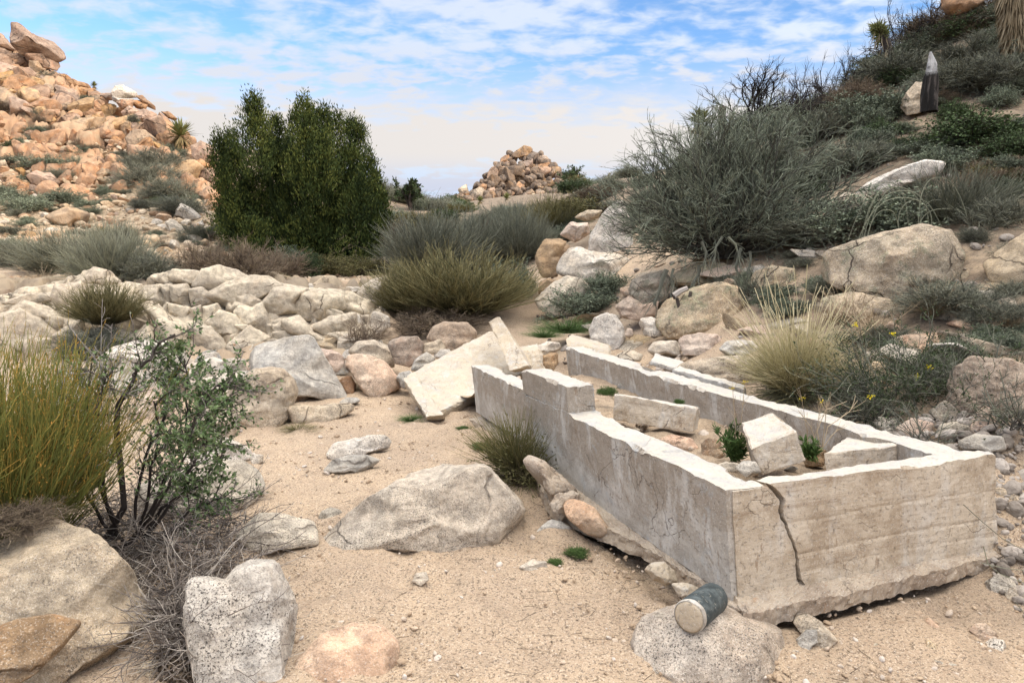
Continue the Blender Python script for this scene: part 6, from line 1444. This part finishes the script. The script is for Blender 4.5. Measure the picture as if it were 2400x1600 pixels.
# --- foreground left: orange tipped broom bush
def ephedra():
    b = np.array([-2.50, 3.40, tz1(-2.5, 3.4)]); w = Tw(120); n = 2000; d = dome(w.r, n, .85)
    root = empty('broom_bush', b); tag(root, 'dense green broom bush with orange-brown tips at the left edge', 'shrub')
    L = w.r.uniform(.45, 1.12, n); a = w.walk(b + [0, 0, .08] + disc(w.r, n, .24), d, L, 7, .075, .06); w.tube(a, .0026, .0013, .0, .55, tj=.1)
    c = w.child(a, 4, .3, .95, .3, .22, 4, .09, .06); w.tube(c, .0015, .0009, .25, .7, tj=.12)
    finish(w, 'stems', 'broomo', None, None, b, root)
    w = Tw(121); p, dd = w.pts(c, 15000, .3, 1); w.leaves(p, dd + w.r.normal(size=p.shape) * .5, .013, .0022, .75, 1)
    finish(w, 'buds', 'broomo', None, None, b, root)
ephedra()
plant('twigb', 10, 1230, 260, 70, 'dark matted twigs between the broom bush and the huge cream boulder', 2.95)
# --- scrub oak
def scrub():
    D = 3.7; b = P(300, 1290, D); b[2] = tz1(b[0], b[1]); w = Tw(130)
    root = empty('scrub_oak', b); tag(root, 'thorny scrub with small green leaves and bare dark branches at left', 'shrub')
    tg = [((300, 1290), (280, 1100), (272, 953), (310, 898), (317, 870), (344, 843), (358, 825), (410, 784)), ((310, 1290), (400, 1100), (470, 960), (500, 900), (560, 915)), ((300, 1290), (380, 1150), (440, 1010), (440, 900), (432, 840)),
          ((310, 1300), (390, 1180), (480, 1130), (520, 1060), (530, 1050)), ((330, 1310), (400, 1240), (455, 1190), (500, 1170), (548, 1172)), ((290, 1290), (230, 1120), (210, 1000), (250, 880)), ((280, 1290), (200, 1150), (160, 1020), (150, 900)),
          ((300, 1290), (330, 1100), (380, 980), (400, 900), (420, 860)), ((290, 1290), (250, 1180), (240, 1080), (200, 960), (215, 850)), ((320, 1300), (420, 1150), (480, 1040), (520, 940), (545, 935)), ((300, 1290), (360, 1200), (430, 1080), (460, 980)), ((310, 1290), (350, 1150), (370, 1020), (360, 940))]
    mains = []
    for i, pl in enumerate(tg):
        t = np.linspace(0, len(pl) - 1, 14); off = w.r.uniform(-.35, .3)
        q = np.array([P(np.interp(v, range(len(pl)), [p[0] for p in pl]), np.interp(v, range(len(pl)), [p[1] for p in pl]), D + off * v / (len(pl) - 1)) for v in t]); q[1:-1] += w.r.normal(size=(12, 3)) * .008
        mains.append(q)
    mains = np.array(mains); mains[:, 0] = b + w.r.normal(size=(12, 3)) * [.08, .08, 0]
    w.tube(mains, np.array([.017] + [.010] * 11), np.array([.006] + [.003] * 11), 0, .25, 6)
    c = w.child(mains, 15, .25, 1, .75, .20, 5, .2, .03); w.tube(c, .0038, .0018, .15, .7, 4)
    e = w.child(c, 8, .2, 1, .7, .11, 4, .25, .02); w.tube(e, .0019, .0010, .5, 1)
    finish(w, 'branches', 'bark', None, None, b, root)
    w2 = Tw(131); p, d = w2.pts(e, 20000, .1, 1)
    q = np.array([pix(*x) for x in p]); keep = w2.r.random(len(p)) < np.clip(np.interp(q[:, 0], [150, 330, 420, 520, 570], [.08, .22, .85, 1, .3]) * np.interp(q[:, 1], [780, 830, 1130, 1230], [.5, 1, .6, .1]), 0, 1)
    p, d = p[keep], d[keep]; w2.leaves(p, d * .6 + w2.r.normal(size=p.shape) * .7, .026, .0068, .2, 1)
    finish(w2, 'leaves', 'oak', None, None, b, root)
scrub()
# dead litter twigs between the boulders
def litter():
    w = Tw(140); n = 620; px = w.r.uniform(150, 560, n); y = w.r.uniform(2.55, 4.3, n)
    px = np.where(y < 3.1, w.r.uniform(330, 450, n) * .9 + 40, px); x = (px - 1200) / 1690 * y
    z = tz(x, y) + w.r.uniform(0, .16, n)
    az = w.r.uniform(0, 6.283, n); d = np.stack([np.cos(az), np.sin(az), w.r.normal(size=n) * .35], 1)
    a = w.walk(np.stack([x, y, z], 1), d, w.r.uniform(.15, .45, n), 6, .16, 0); w.tube(a, .0032, .0016, .1, .6, tj=.3)
    c = w.child(a, 5, .1, 1, .7, .12, 4, .25, 0); w.tube(c, .0016, .0009, .2, 1, tj=.3)
    finish(w, 'dead_twigs', 'deadtw', None, None, (-1.5, 3.3, 0.1)); o = bpy.context.scene.objects[-1] if False else None
    w = Tw(141); n = 5000; y = w.r.uniform(2.5, 4.2, n); px = np.where(y < 3.1, w.r.uniform(320, 460, n), w.r.uniform(180, 540, n)); x = (px - 1200) / 1690 * y; z = tz(x, y) + w.r.uniform(0, .04, n)
    w.leaves(np.stack([x, y, z], 1), w.r.normal(size=(n, 3)) * [1, 1, .3], .022, .006, 0, .7)
    V, Fq, t = w.arrays(); o = localised('leaf_litter', V, [Fq], PM['twigb'], smooth=False, attrs={'tint': t}); tag(o, 'dry leaf litter on the ground between the left boulders', 'litter', kind='stuff')
litter()
for o in COL.objects:
    if o.name == 'dead_twigs': tag(o, 'tangle of dead grey twigs on the ground between the left boulders', 'twigs', kind='stuff')
w = Tw(142); b = P(240, 1000, 3.5)             # white dry sprays behind the scrub
for pts in (((240, 1000), (236, 880), (237, 800), (240, 700)), ((238, 860), (190, 800), (160, 762)), ((150, 1010), (152, 900), (146, 842)), ((240, 900), (220, 830), (196, 805)), ((238, 830), (260, 800), (262, 760)), ((255, 1000), (257, 900), (255, 850))):
    q = np.array([P(x, y, 3.6) for x, y in pts]); w.tube(q[None], .003, .0015, .8, 1, 4); c = w.child(q[None], 9, .2, 1, .9, .06, 3, .2, .02); w.tube(c, .0013, .0008, .8, 1)
finish(w, 'dry_stalks', 'bark', 'bleached bare sprays standing behind the thorny scrub', 'dry stalks', b)

w = Tw(145); n = 420; y = w.r.uniform(2.2, 8, n) ** 1.0; px = w.r.uniform(560, 2300, n); x = (px - 1200) / 1690 * y; ok = (np.abs(x - 1.6) > .9) | (y < 2.9) | (x < .3); x, y = x[ok], y[ok]; n = len(x)
az = w.r.uniform(0, 6.283, n); a = w.walk(np.stack([x, y, tz(x, y) + .008], 1), np.stack([np.cos(az), np.sin(az), 0 * az], 1), w.r.uniform(.03, .13, n), 3, .15, 0); w.tube(a, .0016, .001, .1, .8, tj=.3)
nl = 900; y = w.r.uniform(2.2, 7, nl); px = w.r.uniform(560, 2300, nl); x = (px - 1200) / 1690 * y; w.leaves(np.stack([x, y, tz(x, y) + .008], 1), w.r.normal(size=(nl, 3)) * [1, 1, .2], .016, .004, .1, .9)
V, Fq, t = w.arrays(); tag(localised('plant_debris', V, [Fq], PM['twigb'], smooth=False, attrs={'tint': t}), 'bits of twig and dead leaf scattered on the sand', 'debris', kind='stuff')

# --- juniper
def juniper():
    D = 20.5; s_ = mpp(D); b = P(705, 655, D); b[2] = tz1(b[0], b[1]); root = empty('juniper_tree', b); tag(root, 'dark green many-topped juniper tree behind the ledge', 'tree')
    w = Tw(150); lobes = []
    for x, yt, yb, wd in ((600, 206, 420, 62), (612, 250, 520, 90), (545, 292, 430, 44), (514, 298, 400, 26), (560, 330, 560, 90), (655, 262, 520, 74), (640, 300, 560, 90), (718, 213, 470, 66), (735, 240, 560, 84), (765, 238, 500, 60), (795, 245, 520, 56),
                          (700, 250, 460, 50), (830, 262, 520, 52), (848, 278, 560, 62), (868, 340, 600, 56), (886, 390, 630, 54), (900, 440, 640, 46), (820, 320, 620, 90), (770, 340, 620, 100), (700, 360, 620, 100), (590, 390, 590, 90), (548, 430, 560, 60), (640, 430, 620, 110),
                          (530, 360, 520, 40), (850, 400, 640, 90), (790, 440, 640, 110), (730, 470, 640, 120), (665, 480, 630, 100), (600, 500, 620, 90), (880, 500, 640, 70), (560, 500, 600, 60), (905, 520, 645, 40), (760, 300, 440, 60), (680, 300, 480, 60)):
        lobes.append((x, yt, yb, wd, w.r.uniform(-1.3, 1.3)))
    mains = []
    lobes = [(x, yt + 20, yb, wd * .93, dy) for x, yt, yb, wd, dy in lobes]
    for x, yt, yb, wd, dy in lobes:
        q = P(x, (yt * 2 + yb) / 3, D + dy); t = np.linspace(0, 1, 9)[:, None]; mid = np.array([b[0] + (q[0] - b[0]) * .75, b[1] + (q[1] - b[1]) * .7, b[2] + (q[2] - b[2]) * .45])
        mains.append((1 - t) ** 2 * b + 2 * t * (1 - t) * mid + t * t * q)
    mains = np.array(mains); mains[:, 1:-1] += w.r.normal(size=(len(mains), 7, 3)) * .03; w.tube(mains, .085, .018, 0, .3, 6)
    c = w.child(mains, 10, .4, 1, .6, .5, 4, .2, .08); w.tube(c, .018, .006, 0, .3, 4)
    finish(w, 'trunk', 'bark', None, None, b, root)
    for li, (x, yt, yb, wd, dy) in enumerate(lobes):
        top = P(x, yt, D + dy); bot = P(x, yb, D + dy); H_ = top[2] - bot[2]; Rr = wd * s_ * .70; n = int(2500 * (H_ * Rr) ** .75 + 700)
        # clumps inside the lobe, then sprays round each clump
        nc = int(10 + n / 40); t = w.r.random(nc) ** .8; rad = Rr * np.interp(t, [0, .25, .6, .9, 1], [.75, 1, .75, .32, .04]); az = w.r.uniform(0, 6.283, nc); k = np.sqrt(w.r.random(nc)) * w.r.uniform(.8, 1.25, nc)
        cc = np.stack([bot[0] + rad * k * np.cos(az), bot[1] + rad * k * np.sin(az) * 1.1, bot[2] + H_ * t], 1)
        idx = w.r.integers(0, nc, n); off = w.r.normal(size=(n, 3)) * [.085, .085, .12]; p = cc[idx] + off
        out_ = p - np.array([bot[0], bot[1], 0]); out_[:, 2] = 0
        d = unit(out_) * .35 + [0, 0, 1.0] + w.r.normal(size=(n, 3)) * .35
        ct = w.r.uniform(-.45, .4, nc)[idx]
        L = .10 * w.r.uniform(.6, 1.2, n)[:, None]
        for rep in range(2):
            side = unit(np.cross(unit(d), unit(w.r.normal(size=(n, 3))))) * .013; du = unit(d)
            q = np.stack([p, p + du * L * .45 + side, p + du * L, p + du * L * .45 - side], 1)
            w.V.append(q.reshape(-1, 3)); w.Fq.append(w.n + np.arange(n * 4).reshape(n, 4)); w.n += n * 4; w.t.append(np.repeat(np.clip(.5 + ct + w.r.normal(size=n) * .18, 0, 1), 4))
    finish(w, 'crown', 'juniper', None, None, b, root)
juniper()
# small skyline tree right of the juniper
def small_tree(px, py, D, W_, H_, seed, label):
    b = P(px, py, D); root = empty('small_tree', b); tag(root, label, 'tree'); w = Tw(seed)
    a = w.walk(np.repeat(np.array(b)[None], 6, 0), dome(w.r, 6, .7), np.full(6, H_ * .7), 6, .15, .08); w.tube(a, .05, .02, 0, .3, 5)
    c = w.child(a, 5, .35, 1, .7, W_ * .28, 5, .2, .06); w.tube(c, .018, .008, 0, .3, 4); finish(w, 'trunk', 'bark', None, None, b, root)
    w = Tw(seed + 1); e = w.child(c, 5, .3, 1, .7, W_ * .12, 3, .2, .05); p, d = w.pts(e, 2200); w.leaves(p + w.r.normal(size=p.shape) * .03, d + w.r.normal(size=p.shape), .14, .035, .1, .9)
    finish(w, 'crown', 'leafy', None, None, b, root)
small_tree(965, 500, 34, 1.9, 1.6, 160, 'small open-crowned tree on the skyline right of the juniper')
small_tree(1340, 445, 60, 3.2, 1.6, 162, 'low spreading tree on the skyline at the right of the far pyramid')
# --- charred stump, post, club-shaped and shaggy trees at top right
def stump():
    q = [P(2180, 262, 13.2), P(2179, 225, 13.2), P(2181, 180, 13.2), P(2183, 150, 13.2), P(2181, 122, 13.2)]; b = q[0]; rad = [.14, .125, .105, .07, .015]
    m, n, bs = newmat('charred_trunk'); v = coords(n, 'Object', False); sx = n.nodes.new('ShaderNodeSeparateXYZ'); n.links.new(v, sx.inputs[0])
    k = mth(n, 'ADD', sx.outputs[2], mth(n, 'MULTIPLY', noise(n, v, 3.5, 5, .7), .9))
    col = mixc(n, ramp(n, k, 1.05, 1.3), (.02, .018, .017), (.50, .50, .50)); mpn = nd(n, 'ShaderNodeMapping'); mpn.inputs['Scale'].default_value = (14, 14, 2); n.links.new(v, mpn.inputs[0])
    col = mixc(n, mth(n, 'MULTIPLY', ramp(n, noise(n, mpn.outputs[0], 1, 5, .7), .5, .62), .6), col, (.14, .12, .11)); n.links.new(col, bs.inputs['Base Color']); bump(n, bs, noise(n, mpn.outputs[0], 1, 6, .7), .8, .05)
    th = np.linspace(0, 6.283, 28, endpoint=False); t = np.linspace(0, 4, 40); V = []
    for v_ in t:
        c = np.array([np.interp(v_, range(5), [p[k_] for p in q]) for k_ in range(3)]); r_ = np.interp(v_, range(5), rad); V.append(c + np.stack([np.cos(th), np.sin(th), 0 * th], 1) * (r_ * (1 + .18 * np.sin(th * 3 + v_) + .1 * np.sin(th * 7 - v_ * 2)))[:, None])
    V = np.concatenate(V); i = np.arange(28); f = np.concatenate([np.stack([j * 28 + i, j * 28 + (i + 1) % 28, (j + 1) * 28 + (i + 1) % 28, (j + 1) * 28 + i], 1) for j in range(39)])
    tag(localised('tree_stump', V, [f], m), 'pointed tree stump, charred black below and bleached white above', 'tree stump')
stump()
def joshua(name, path, rad, label, D, dead, seed, head=True):
    """trunk clothed in hanging dead leaves, green bayonet leaves at the tip"""
    q = np.array([P(x, y, D) for x, y in path]); b = q[0]; root = empty(name, b); tag(root, label, 'tree'); w = Tw(seed)
    w.tube(q[None], rad * .7, rad * .6, .1, .3, 10); finish(w, 'trunk', 'bark', None, None, b, root)
    w = Tw(seed + 1); p, d = w.pts(q[None], dead, 0, 1); rnd = w.r.normal(size=p.shape) * [1, 1, .2]; w.leaves(p + unit(rnd) * rad * .6, unit(rnd) * .35 + [0, 0, -1.0], rad * 2.4, rad * .10, 0, 1)
    finish(w, 'dead_leaves', 'dead', None, None, b, root)
    if head:
        w = Tw(seed + 2); p, d = w.pts(q[None], 500, .55, 1); w.leaves(p, d * .9 + w.r.normal(size=p.shape) * .9, rad * 1.5, rad * .12, .5, 1); finish(w, 'green_leaves', 'yucca', None, None, b, root)
joshua('joshua_tree', [(2392, 125), (2385, 60), (2378, 0), (2372, -80)], .20, 'shaggy tree trunk hung with dead leaves at the top right corner', 16.0, 2600, 170, False)
joshua('joshua_tree', [(2085, 130), (2078, 105), (2068, 85), (2056, 68)], .17, 'green club-shaped tree arm on the right skyline', 19.5, 40, 174)
pst, F_, a = lattice(4, 4, 10, lambda a, b_, c_: P(1692, 300, 15.2)[None] + np.stack([(a - .5) * .11, (b_ - .5) * .11, c_ * .42], 1))
tag(localised('wooden_post', roughen(pst, a, .01, .02), [F_], PM['twigb'], attrs={'tint': np.full(len(pst), .3)}), 'short square wooden post on the right skyline', 'post')
